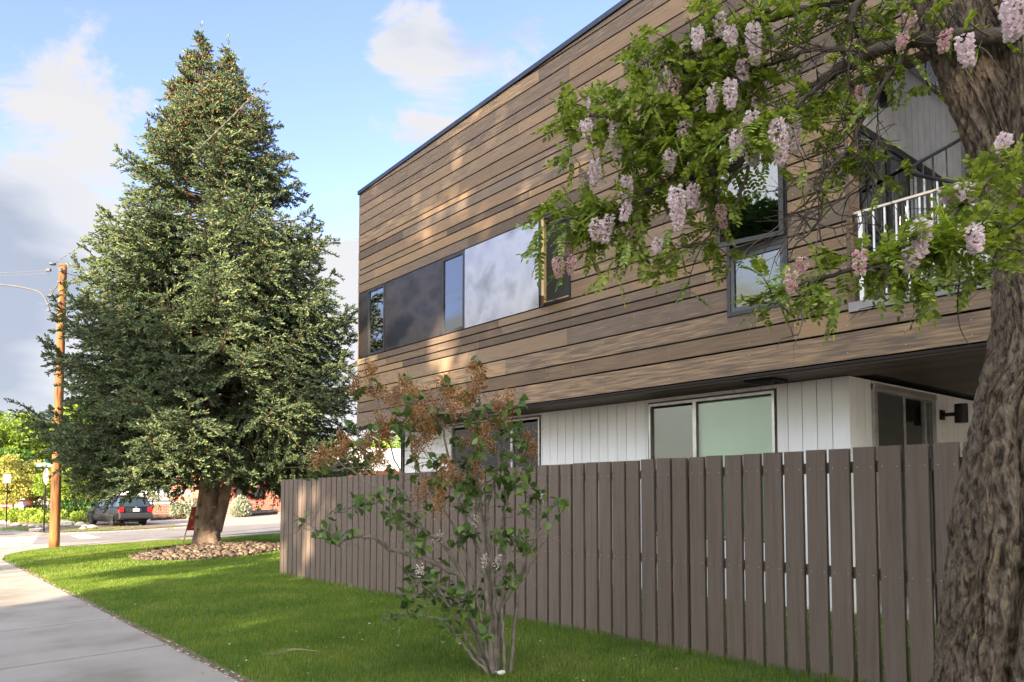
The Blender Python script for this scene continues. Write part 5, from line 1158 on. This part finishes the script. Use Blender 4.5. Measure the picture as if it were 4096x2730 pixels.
def car():
    O = np.array([9.55, 41.2, 0.]); O[2] = float(gz(9.5, 42.5))+.0; rot = R(9)
    T = thing('parked_car', 'dark blue grey station wagon parked on the gravel across the road', 'car', tuple(O))
    c_, s_ = math.cos(rot), math.sin(rot)
    def W_(x, y, z): return (O[0]+x*c_-y*s_, O[1]+x*s_+y*c_, O[2]+z)
    def build(mb, name, m, parent=T, smooth=False, bevel=0): mb.v = [W_(*v) for v in mb.v]; return mb.build(name, m, parent, smooth, bevel)
    def loft(st, m, name, parent=T, smooth=True):
        b = MB(); k = len(st[0]); v = [p for ring in st for p in ring]; f = []
        for i in range(len(st)-1):
            for j in range(k): f.append([i*k+j, i*k+(j+1) % k, (i+1)*k+(j+1) % k, (i+1)*k+j])
        f.append(list(range(k))[::-1]); f.append([(len(st)-1)*k+j for j in range(k)]); b.add(v, f); o = build(b, name, m, parent, smooth)
        return o
    def ring(y, w, zb, zt, tuck=.06, crown=.0):
        h = zt-zb; return [(-w+tuck, y, zb), (-w+.02, y, zb+.12*h), (-w, y, zb+.5*h), (-w+.02, y, zt-.14*h), (-w+.10, y, zt), (0, y, zt+crown), (w-.10, y, zt), (w-.02, y, zt-.14*h), (w, y, zb+.5*h), (w-.02, y, zb+.12*h), (w-tuck, y, zb)]
    body = loft([ring(.03, .74, .42, .92), ring(.10, .82, .34, .95), ring(.35, .86, .30, .97), ring(1.2, .87, .22, .97), ring(2.4, .87, .20, .95), ring(3.3, .87, .20, .93, crown=.03), ring(3.7, .86, .22, .86, crown=.04), ring(4.3, .82, .26, .76, crown=.04), ring(4.6, .72, .34, .66), ring(4.68, .60, .40, .58)], M['carpaint'], 'body')
    # cabin glass and roof
    def gr(y, wb, wt, zb, zt): return [(-wb, y, zb), (-wt, y, zt), (wt, y, zt), (wb, y, zb)]
    g = loft([gr(.10, .76, .73, .94, .96), gr(.42, .78, .61, .95, 1.37), gr(2.0, .80, .62, .94, 1.40), gr(2.6, .80, .60, .93, 1.36), gr(3.5, .76, .72, .92, .93)], flat('car glass', (.03, .045, .05), .06, spec=.9, coat=.6), 'windows', smooth=False)
    loft([[(-.60, .40, 1.36), (-.56, .38, 1.42), (.56, .38, 1.42), (.60, .40, 1.36)], [(-.63, 1.2, 1.39), (-.55, 1.2, 1.46), (.55, 1.2, 1.46), (.63, 1.2, 1.39)], [(-.62, 2.1, 1.39), (-.54, 2.1, 1.45), (.54, 2.1, 1.45), (.62, 2.1, 1.39)], [(-.58, 2.72, 1.34), (-.52, 2.72, 1.38), (.52, 2.72, 1.38), (.58, 2.72, 1.34)]], M['carpaint'], 'roof')
    for sx in (-1, 1):
        b = MB()
        for (y0, z0, x0, y1, z1, x1, w) in ((.10, .95, .775, .43, 1.38, .615, .075), (1.02, .95, .80, 1.08, 1.39, .63, .05), (2.0, .95, .81, 1.95, 1.40, .635, .06), (3.42, .94, .775, 2.65, 1.36, .60, .05)): b.bar((sx*x0, y0, z0), (sx*x1, y1, z1), .04, w)
        b.bar((sx*.79, .2, .955), (sx*.80, 3.4, .94), .03, .03); build(b, 'pillar', M['carpaint'])
        b = MB(); b.bar((sx*.46, .6, 1.475), (sx*.46, 2.3, 1.475), .03); build(b, 'roof_rail', M['blackmetal'])
        b = MB(); b.bar((sx*.80, 3.1, 1.0), (sx*.98, 3.1, 1.02), .05, .10); b.obox((sx*.95, 3.1, 1.03), (.09, 0, 0), (0, .05, 0), (0, 0, .06)); build(b, 'mirror', M['carpaint'], bevel=.01)
        for nm, y0 in (('rear', .95), ('front', 3.62)):
            b = MB(); b.tube([(sx*.60, y0, .31), (sx*.82, y0, .31)], .31, 28); b.tube([(sx*.81, y0, .31), (sx*.845, y0, .31)], [.29, .25], 28); w_ = build(b, 'wheel', M['tyre'])
            b = MB(); b.tube([(sx*.83, y0, .31), (sx*.857, y0, .31)], [.20, .17], 20)
            for k in range(7): a = k/7*2*PI; b.bar((sx*.858, y0+.04*math.cos(a), .31+.04*math.sin(a)), (sx*.862, y0+.16*math.cos(a), .31+.16*math.sin(a)), .035, .012)
            build(b, 'hub_cap', M['rim'], w_)
            b = MB(); P = [(sx*.872, y0+.37*math.cos(a), .33+.37*math.sin(a)) for a in np.linspace(-.25, PI+.25, 16)]; b.add(P+[(sx*.872, y0-.30, .2), (sx*.872, y0+.3, .2)][::-1] if False else P, [list(range(16))]); build(b, 'wheel_arch', M['dark'])
        b = MB(); b.obox((sx*.70, .055, .80), (.115, 0, 0), (0, .055, 0), (0, 0, .12)); build(b, 'tail_light', M['taillight'], bevel=.02)
        b = MB(); b.bar((sx*.878, .5, .52), (sx*.878, 4.0, .50), .015, .05); build(b, 'side_moulding', M['carplastic'])
        for y in (1.45, 2.35): b = MB(); b.bar((sx*.875, y, .80), (sx*.875, y+.14, .80), .02, .03); build(b, 'door_handle', M['carplastic'])
    b = MB(); b.prism([(-.05, .34), (-.08, .42), (-.07, .60), (-.02, .64), (.10, .64), (.12, .34)], 0, -.80, .80); build(b, 'bumper', M['carplastic'], bevel=.03)
    b = MB(); b.box(-.27, .27, -.005, .03, .70, .86); build(b, 'plate_recess', M['carplastic'])
    b = MB(); b.box(-.16, .16, -.012, -.002, .71, .855); p = build(b, 'number_plate', M['plate'])
    xr = (c_, s_, 0)
    lettering('MKD-591', .085, W_(0, -.016, .785), xr, (0, 0, 1), M['text'], T, 'plate_lettering', .001)
    b = MB(); b.tube([(0, .03, .92), (0, .0, .92)], .045, 16); build(b, 'badge', M['alu'])
    b = MB(); b.bar((0, .12, .99), (.35, .2, 1.04), .02); build(b, 'wiper', M['blackmetal'])
    b = MB(); b.tube([(-.3, -.02, .27), (-.3, .3, .27)], .03, 10); b.box(-.45, .35, .2, .8, .2, .32); build(b, 'exhaust', M['blackmetal'])
    b = MB(); b.box(-.75, .75, .5, 4.2, .17, .4); build(b, 'underbody', M['dark'])
car()

# ---------------------------------------------------------------- planting and stones
def bush(name, label, cat, c, r, n, size, m, group=None, flatk=1., nclump=9):
    r_ = np.random.default_rng(int(abs(c[0]*131+c[1]*17))+n); T = thing(name, label, cat, (c[0], c[1], c[2]), group)
    cl = rand_dirs(nclump)*.62; cl[:, 2] = np.abs(cl[:, 2]); k = r_.integers(0, nclump, n); u = unit(r_.normal(size=(n, 3)))*(r_.random((n, 1))**.4)*r_.uniform(.34, .5, nclump)[k][:, None]; u = cl[k]+u; u[:, 2] = np.abs(u[:, 2])
    p = np.array(c)+u*np.array(r); X, Y, Z = frames(unit(u+r_.normal(0, .5, (n, 3))+[0, 0, .4]), r_.uniform(0, 6.28, n)); b = np.array([[0, 0, 0], [.3, .5, .08], [0, 1, 0], [-.3, .5, .08]])
    V, F = stamp(b, [np.array([[0, 1, 2, 3]])], p, X, Y, Z, size*r_.uniform(.6, 1.3, n)); newmesh('foliage', V, F, m, T)
    st = [(np.array([c, np.array(c)+(q*np.array(r))*.5+[0, 0, .05], np.array(c)+q*np.array(r)*.95]), np.array([.02, .012, .004])*max(r)) for q in cl]
    V, F = tubes(st, 4); newmesh('stems', V, F, M['twig'], T); return T
M['yshrub'] = mat('yellow green shrub leaves', [(.2, (.16, .26, .03)), (.5, (.30, .40, .05)), (.85, (.45, .50, .09))], 3, .6, island=.7, trans=.35)
M['dshrub'] = mat('dark green shrub leaves', [(.2, (.03, .09, .015)), (.5, (.07, .16, .03)), (.85, (.16, .25, .05))], 3, .6, island=.7, trans=.3)
M['sage'] = mat('silver green sagebrush', [(.2, (.20, .23, .17)), (.5, (.34, .37, .27)), (.85, (.52, .52, .36))], 3, .7, island=.7, trans=.3)
M['ygreen'] = mat('fresh yellow green tree leaves', [(.2, (.10, .19, .02)), (.5, (.22, .33, .035)), (.85, (.36, .44, .06))], .6, .55, island=.6, trans=.4)
M['mapleleaf'] = mat('orange tipped maple leaves', [(.2, (.20, .27, .04)), (.5, (.38, .40, .08)), (.7, (.48, .38, .11)), (.85, (.52, .28, .12))], .7, .55, island=.5, trans=.4)
M['dgreen'] = mat('mid green tree leaves', [(.2, (.05, .12, .018)), (.5, (.10, .20, .03)), (.85, (.18, .29, .05))], .6, .55, island=.6, trans=.35)
def gp(px, py): return ground_at(px, py)
lab = ['low yellow green shrub at the left picture edge behind the no parking post', 'low yellow green shrub right of the no parking post', 'low yellow green shrub left of the stop sign post', 'low yellow green shrub between the stop sign post and the utility pole']
for i, (px, d) in enumerate(((-10, 47), (75, 45.5), (140, 44.5), (205, 43.5))):
    p = at(px, 2040, d); c = np.array([p[0], p[1], float(gz(p[0], p[1]))]); bush('low_shrub', lab[i], 'shrub', c, (1.0, 1.0, .78), 1500, .15, M['yshrub'], 'yellow green shrubs in the corner bed')
p = at(310, 2060, 42.5); bush('low_shrub', 'small round yellow green shrub between the utility pole and the car', 'shrub', (p[0], p[1], float(gz(p[0], p[1]))), (.85, .7, .62), 1400, .12, M['yshrub'], 'yellow green shrubs in the corner bed')
lab = ['dark juniper bush just right of the utility pole', 'dark juniper bush left of the parked car', 'dark juniper bush partly hidden by the bonnet of the parked car', 'dark shrub filling the gap behind the maroon tank']
for i, (px, d, r) in enumerate(((265, 48, 1.1), (330, 49, 1.2), (410, 51, 1.3), (150, 52, 1.0))):
    p = at(px, 2040, d); bush('juniper_bush', lab[i], 'bush', (p[0], p[1], float(gz(p[0], p[1]))), (r, r, 1.25 if px > 200 else 1.0), 1500, .17, M['dshrub'], 'dark bushes behind the corner bed')
p = at(952, 2062, 46.5); bush('sagebrush', 'large silvery sagebrush in front of the brick house, right of the spruce trunk', 'bush', (p[0], p[1], float(gz(p[0], p[1]))), (.95, .8, 1.2), 4200, .13, M['sage'], 'silvery sagebrushes in front of the brick house')
p = at(735, 2070, 45.0); bush('sagebrush', 'large silvery sagebrush left of the spruce trunk above the red sign', 'bush', (p[0], p[1], float(gz(p[0], p[1]))), (1.0, .8, 1.2), 4200, .13, M['sage'], 'silvery sagebrushes in front of the brick house')
p = at(1035, 2055, 48.5); bush('round_bush', 'small round green bush at the foot of the brick wall', 'bush', (p[0], p[1], float(gz(p[0], p[1]))), (.36, .34, .5), 900, .07, M['dshrub'])
def stones():
    r_ = np.random.default_rng(5); u = unit(np.array([[x, y, z] for x in (-1, 0, 1) for y in (-1, 0, 1) for z in (-1, 0, 1) if (x, y, z) != (0, 0, 0)], float))
    import bmesh
    L = [(10, 2095, .42, 'at the left picture edge'), (30, 2098, .3, 'beside the no parking post'), (62, 2104, .45, 'right of the no parking post'), (100, 2107, .25, 'below the middle yellow shrub'), (125, 2108, .28, 'between the two sign posts'), (150, 2112, .22, 'just left of the stop sign post'), (182, 2112, .26, 'just right of the stop sign post'), (143, 2127, .42, 'low beside the kerb left of the stop sign post'), (262, 2100, .62, 'largest and palest, right of the utility pole'), (285, 2098, .35, 'behind the largest pale rock'), (325, 2104, .55, 'reddish, left of the car'), (345, 2110, .34, 'between the reddish rock and the front wheel'), (372, 2114, .38, 'flat, in front of the front wheel'), (330, 2120, .25, 'small, on the weedy strip by the road'), (240, 2106, .25, 'small, touching the pole outline')]
    for px, py, d, w in L:
        g = gp(px, py); bm = bmesh.new(); bmesh.ops.create_icosphere(bm, subdivisions=2, radius=1)
        ph = r_.uniform(0, 6, 6); a = r_.uniform(0, 3); sc = np.array([d*.62, d*.42, d*.27])
        for v in bm.verts:
            k = 1+.16*math.sin(v.co.x*3+ph[0])+.13*math.sin(v.co.y*4+ph[1])+.12*math.sin(v.co.z*5+ph[2]); q = v.co*k; x, y, z = q.x*sc[0], q.y*sc[1], q.z*sc[2]; x, y = x*math.cos(a*.2)-y*math.sin(a*.2), x*math.sin(a*.2)+y*math.cos(a*.2)
            w_ = g+RT*x+FW*y+np.array([0, 0, z+.06]); v.co = w_
        me = bpy.data.meshes.new('boulder'); bm.to_mesh(me); bm.free(); me.materials.append(M['boulder'])
        o = bpy.data.objects.new('boulder', me); COL.objects.link(o); tag(o, 'pale garden rock '+w, 'rock', 'rocks edging the corner bed')
    # rail timbers
    for (a, b, l) in (((935, 2066), (1108, 2055), 'old dark rail timber lying in the gravel right of the spruce trunk'), ((600, 2080), (765, 2072), 'old dark rail timber lying in the gravel left of the spruce trunk')):
        p, q = gp(*a), gp(*b); p[2] += .12; q[2] += .12; t = MB(); n = 14; P = [lerp(p, q, i/n)+r_.normal(0, .01, 3) for i in range(n+1)]
        t.tube(P, .17, 4); o = t.build('rail_timber', M['timber']); tag(o, l, 'timber', 'rail timbers edging the gravel')
stones()
def weeds():
    r_ = np.random.default_rng(9); n = 9000; px = r_.uniform(0, 700, n); P = []
    for x in px: P.append(gp(x, r_.normal(2122-.02*x, 5)))
    P = np.array(P); k = patch_noise(P, 1.6, 8) > .1; P = P[k]; n = len(P); X, Y, Z = frames(unit(np.stack([r_.normal(0, .6, n), r_.normal(0, .6, n), np.ones(n)], 1))); V, F = stamp(np.array([[-.12, 0, 0], [.12, 0, 0], [0, 1, 0]]), [np.array([[0, 1, 2]])], P, X, Y, Z, r_.uniform(.04, .12, n))
    stuff(newmesh('roadside_weeds', V, F, M['blade']), 'thin green weeds growing along the far edge of the road', 'weeds')
weeds()
def yard():
    # maroon tank on a concrete trestle
    a, b = at(-160, 2030, 56), at(139, 2030, 56.5); a[2] = b[2] = .42; T = thing('maroon_tank', 'long maroon rounded tank lying behind the shrubs at the left', 'tank', tuple(lerp(a, b, .5)))
    P = [lerp(a, b, f) for f in (0, .02, .08, .92, .98, 1)]; MB().tube(P, [.2, .42, .52, .52, .42, .2], 22).build('shell', M['maroon'], T, smooth=True)
    c = at(75, 1990, 56); MB().obox((c[0], c[1], .99), unit(b-a)*1.7, FW*.14, (0, 0, .03)).build('top_board', M['signwhite'], T)
    c = at(78, 2040, 54.6); z = float(gz(c[0], c[1])); T = thing('concrete_trestle', 'grey concrete trestle block with a slit in front of the maroon tank', 'block', (c[0], c[1], z)); b_ = MB()
    y = unit(b-a); q = lambda u, w, d=0: tuple(np.array([c[0], c[1], z])+y*u+FW*d+np.array([0, 0, w]))
    poly = [(-.62, 0), (-.30, 1.0), (.38, 1.02), (.58, 0), (-.28, 0), (-.38, .52), (-.45, 0)]; n = len(poly)
    b_.add([q(u, w, -.3) for u, w in poly]+[q(u, w, .3) for u, w in poly], [list(range(n))[::-1], [n+i for i in range(n)]]+[[i, (i+1) % n, n+(i+1) % n, n+i] for i in range(n)]); b_.build('block', mat('rough concrete', [(.3, (.27, .25, .23)), (.7, (.4, .38, .35))], 8, .9), T)
    c = at(143, 2040, 54.8); o = MB().box(c[0]-.13, c[0]+.13, c[1]-.13, c[1]+.13, -.3, .85).build('concrete_post', flat('pale post', (.42, .38, .33), .9)); tag(o, 'short square concrete post at the right end of the maroon tank', 'post')
    # brick house
    s0 = 52.3; t0 = 16.6; T = thing('brick_house', 'low red brick house with a pale roof behind the spruce', 'house', (24, s0, .1))
    wz = 3.3; holes = [(18.3, 20.5, 1.0, 2.7), (25, 27, 1.1, 2.5), (30, 31, .1, 2.3)]
    w = MB(); rs = [(t0, 40., -.3, wz)]
    for h in holes: rs = subtract(rs, h)
    for r in rs: w.box(r[0], r[1], s0, s0+.25, r[2], r[3])
    w.box(t0, t0+.25, s0+.25, s0+9, -.3, wz); w.box(39.75, 40, s0+.25, s0+9, -.3, wz); w.prism([(s0+.25, wz-.02), (s0+4.6, 5.0), (s0+9, wz-.02)], 0, t0, t0+.24); w.build('wall', M['brick'], T)
    r = MB(); r.add([(t0-.4, s0-.5, wz-.12), (40.4, s0-.5, wz-.12), (40.4, s0+4.6, 5.15), (t0-.4, s0+4.6, 5.15), (t0-.4, s0-.5, wz), (40.4, s0-.5, wz), (40.4, s0+4.6, 5.3), (t0-.4, s0+4.6, 5.3)], [[0, 1, 2, 3][::-1], [4, 5, 6, 7], [0, 1, 5, 4], [1, 2, 6, 5], [2, 3, 7, 6], [3, 0, 4, 7]])
    r.add([(t0-.4, s0+9.5, wz-.12), (40.4, s0+9.5, wz-.12), (40.4, s0+4.6, 5.15), (t0-.4, s0+4.6, 5.15), (t0-.4, s0+9.5, wz), (40.4, s0+9.5, wz), (40.4, s0+4.6, 5.3), (t0-.4, s0+4.6, 5.3)], [[0, 1, 2, 3], [4, 5, 6, 7][::-1], [0, 4, 5, 1], [3, 0, 4, 7]]); r.build('roof', M['roofgrey'], T)
    for h in holes[:2]:
        f = MB(); a, b, c, d = h
        for x in (a, (a+b)/2-.03, b-.06): f.box(x, x+.06, s0-.02, s0+.06, c, d)
        for z in (c, lerp(c, d, .55), d-.06): f.box(a, b, s0-.024, s0+.064, z, z+.06)
        f = f.build('window', flat('red window frame', (.3, .035, .03), .5), T)
        MB().box(a+.02, b-.02, s0+.08, s0+.09, c+.02, d-.02).build('pane', M['glassdark'], f)
        MB().box(a, b, s0+.15, s0+.16, lerp(c, d, .3), d).build('curtain', M['signwhite'], f); MB().box(a, b, s0+.9, s0+.95, c, d).build('room_lining', M['room'], f)
    MB().box(30, 31, s0+.05, s0+.1, .1, 2.3).build('door', flat('brown door', (.14, .07, .04), .5), T)
    MB().box(22.9, 23.0, s0-.04, s0, 0, 3.2).build('downpipe', flat('pale pipe', (.6, .42, .3), .6), T)
    k = MB()
    for x, z in ((21.5, 1.0), (23.9, .9), (23.2, .45), (25.3, .5), (20.9, .55), (27.5, .8)): k.box(x, x+.38, s0-.004, s0+.01, z, z+.1)
    k.build('dark_bricks', flat('burnt brick', (.07, .045, .045), .8), T)
    # low wing with pale roof, stool
    T = thing('garden_wall', 'low red brick wall with a pale coping left of the spruce trunk', 'wall', (13.4, 50.5, 0)); a = at_ts(560, 50.5); b = at_ts(765, 50.5)
    MB().box(a, b, 50.4, 50.65, -.3, .78).build('brickwork', M['brick'], T); MB().box(a-.05, b+.05, 50.34, 50.71, .78, .90).build('coping', M['signwhite'], T)
    c = at_ts(640, 53); T = thing('carport', 'white flat canopy behind the low brick wall', 'canopy', (c, 53.5, 0)); MB().box(c-2.0, c+1.6, 51.5, 55, 1.35, 1.62).build('canopy', M['signwhite'], T, bevel=.03)
    for x in (c-1.9, c+1.5):
        for y in (51.7, 54.8): MB().box(x-.04, x+.04, y-.04, y+.04, -.2, 1.35).build('leg', M['alu'], T)
    g = gp(663, 2052); T = thing('wooden_stool', 'pale wooden step stool before the low brick wall', 'stool', tuple(g)); m = flat('pale stool wood', (.62, .42, .22), .6)
    for x in (-1, 1):
        for y in (-1, 1): MB().bar(g+RT*.28*x+FW*.15*y, g+RT*.16*x+FW*.08*y+[0, 0, .72], .05).build('leg', m, T)
    MB().obox(g+[0, 0, .73], RT*.22, FW*.13, (0, 0, .02)).build('seat', m, T)
    for z in (.22, .45): MB().bar(g+RT*.24*(1-z*.3)-FW*.12+[0, 0, z], g-RT*.24*(1-z*.3)-FW*.12+[0, 0, z], .04).build('rung', m, T)
yard()

# ---------------------------------------------------------------- trees
def tree(name, label, base, h, cr, leafm, n=9000, leaf=.16, trunk=.22, zc=None, group=None, seed=1, nb=26, gap=.36, cat='tree', zsq=.5):
    r_ = np.random.default_rng(seed); base = np.array(base, float); T = thing(name, label, cat, tuple(base), group)
    zc = zc or h*.62; cz = base+[0, 0, zc]; rad = np.array([cr, cr, (h-zc)])
    cl = unit(r_.normal(size=(nb, 3)))*(r_.random((nb, 1))**.45)*.82; cl[:, 2] = np.where(cl[:, 2] < -.55, -.55, cl[:, 2]); C = cz+cl*rad
    C[:, 2] = np.maximum(C[:, 2], base[2]+h*.16)
    tp = smooth_path([base-[0, 0, .3], base+[r_.normal(0, .1), r_.normal(0, .1), h*.25], base+[r_.normal(0, .25), r_.normal(0, .25), zc]], 5); paths = [(tp, np.linspace(trunk, trunk*.4, len(tp)))]
    V, F = tubes(paths, 12); newmesh('trunk', V, F, M['limb'], T, smooth=True)
    br = []
    for c in C:
        j = r_.integers(len(tp)//2, len(tp)); p = tp[j]; m_ = (p+c)/2+[0, 0, -.06*h]+r_.normal(0, .03*h, 3); P = smooth_path([p, m_, c], 4); br.append((P, np.linspace(trunk*.38, trunk*.06, len(P))))
        for _ in range(3): q = c+r_.normal(0, cr*.16, 3); br.append((np.array([c, (c+q)/2, q]), np.array([.3, .2, .08])*trunk*.25))
    V, F = tubes(br, 5); newmesh('branches', V, F, M['limb'], T, smooth=True)
    k = r_.integers(0, nb, n); rr = cr*r_.uniform(gap*.6, gap*1.15, nb)[k][:, None]; u = unit(r_.normal(size=(n, 3))); p = C[k]+u*rr*(r_.random((n, 1))**.42)*[1, 1, .72]
    X, Y, Z = frames(unit(u*.7+r_.normal(0, .7, (n, 3))-[0, 0, .2]), r_.uniform(0, 6.28, n)); b = np.array([[0, 0, 0], [.32, .4, .07], [.0, 1, 0], [-.32, .4, .07]])
    V, F = stamp(b, [np.array([[0, 1, 2, 3]])], p, X, Y, Z, leaf*r_.uniform(.6, 1.35, n)); newmesh('crown', V, F, leafm, T); return T
def bp(px, d): p = at(px, 2000, d); return (p[0], p[1], float(gz(p[0], p[1])))
BG = 'trees across the road'
tree('maple_tree', 'young maple with orange tipped leaves behind the no parking sign', bp(55, 50), 4.3, 1.9, M['mapleleaf'], 6500, .17, .07, 2.35, BG, 3, 24, .34)
tree('maple_tree', 'young maple with orange tipped leaves just left of the utility pole', bp(150, 51.5), 4.5, 1.5, M['mapleleaf'], 5000, .17, .06, 2.5, BG, 4, 20, .36)
tree('slender_tree', 'slim pale stemmed tree behind the stop sign post', bp(183, 47), 3.4, .85, M['ygreen'], 2600, .13, .045, 2.1, BG, 5, 14, .42)
tree('leafy_tree', 'tall yellow green tree at the left picture edge', bp(-60, 76), 11.0, 5.2, M['ygreen'], 15000, .34, .3, 6.2, BG, 6, 34, .27)
tree('leafy_tree', 'tall yellow green tree seen left of the utility pole', bp(130, 82), 12.0, 4.8, M['ygreen'], 15000, .36, .3, 7.0, BG, 7, 34, .27)
tree('leafy_tree', 'broad yellow green tree between the utility pole and the spruce', bp(330, 84), 12.6, 6.0, M['ygreen'], 18000, .36, .34, 7.2, BG, 8, 40, .26)
tree('leafy_tree', 'dark green tree low behind the maples', bp(40, 66), 5.8, 3.6, M['dgreen'], 8000, .28, .2, 3.2, BG, 9, 24, .33)
tree('leafy_tree', 'mid green tree low behind the parked car', bp(300, 64), 4.8, 3.4, M['ygreen'], 8000, .26, .2, 2.6, BG, 10, 24, .33)
tree('leafy_tree', 'yellow green tree behind the lower left of the spruce', bp(520, 70), 6.5, 4.2, M['ygreen'], 9000, .3, .2, 3.6, BG, 11, 26, .33)
tree('leafy_tree', 'yellow green tree behind the brick house gable', bp(760, 74), 7.6, 4.0, M['ygreen'], 9000, .3, .2, 4.4, BG, 12, 26, .33)
tree('leafy_tree', 'dark green tree behind the roof of the brick house', bp(1050, 76), 7.4, 4.4, M['dgreen'], 9000, .3, .2, 4.3, BG, 13, 26, .33)
tree('leafy_tree', 'bright yellow green tree seen under the corner of the building', bp(1480, 72), 6.6, 4.2, M['ygreen'], 10000, .28, .2, 3.9, BG, 14, 26, .33)
tree('leafy_tree', 'yellow green tree to the right beyond the building corner', bp(1750, 80), 9, 5, M['ygreen'], 9000, .3, .2, 5, BG, 15, 26, .33)
def hill():
    """a wooded ridge about a kilometre away"""
    V, cols = [], np.arange(-3000, 2600, 40.)
    for j, (d, f) in enumerate(((1000, 0), (1060, .35), (1120, .62), (1180, .84), (1240, 1.), (1500, .6))):
        for px in cols:
            top = 300+14*math.sin(px*.004+1)+8*math.sin(px*.011)+3*math.sin(px*.037+j); top *= np.clip((1500-px)/1100, 0, 1)**.7
            p = at(px, 1965, d); V.append((p[0], p[1], -3+f*top*1240/FOC+(2.2*math.sin(px*.21+j*2)+1.4*math.sin(px*.55+j) if 0 < j < 5 else 0)))
    n = len(cols); F = [[j*n+i, j*n+i+1, (j+1)*n+i+1, (j+1)*n+i] for j in range(5) for i in range(n-1)]
    structure(newmesh('hill', V, F, M['hill'], smooth=False))
hill()
# tall trees on the other side of the side street: they shade the lawn, the fence and most of the facade
SG = 'trees along the other side of the street'
for i, (x, y, h, r, n, l, gp_) in enumerate(((-17, -19, 16.5, 5.2, 8000, .42, .33), (-18, -11.5, 23, 5.6, 13000, .42, .33), (-16, -4.8, 23.5, 5.4, 15500, .42, .31), (-19, 1.6, 24.5, 4.8, 15500, .42, .29), (-26, -8, 20, 6.5, 8000, .5, .33), (-27, -20, 18, 6, 7000, .5, .33), (-24, 8.2, 18.8, 4.2, 7000, .42, .30), (-34, 24, 20, 5.2, 6000, .5, .33), (-14.5, -8.5, 15, 3.6, 6000, .4, .33))):
    tree('shade_tree', ['shade tree furthest back along the street', 'second shade tree from the back along the street', 'shade tree straight across the street from the lilac', 'shade tree across the street with a thin crown', 'very tall shade tree in the second row', 'tall shade tree in the rear second row', 'small shade tree across the street from the spruce', 'large shade tree standing beyond the street corner', 'low shade tree at the far kerb'][i], (x, y, -.4), h, r, M['dgreen'], n, l, .3, h*.55 if i != 6 else 15.3, SG, 40+i, 36, gp_)
def neighbour_house():
    T = thing('neighbour_house', 'plain pale house across the side street with a dark gable roof', 'house', (-21, -5, -.4)); b = MB(); b.box(-27, -19.5, -16, 4, -.6, 4.2); b.build('wall', flat('pale render', (.5, .46, .4), .9), T)
    r = MB(); r.prism([(-27.6, 4.1), (-23.25, 7.2), (-18.9, 4.1)], 1, -16.5, 4.5); r.build('roof', M['cap'], T)
    for y in (-13, -8, -4, 1): MB().box(-19.52, -19.46, y-.8, y+.8, .9, 2.4).build('window', M['framedark'], T)
neighbour_house()
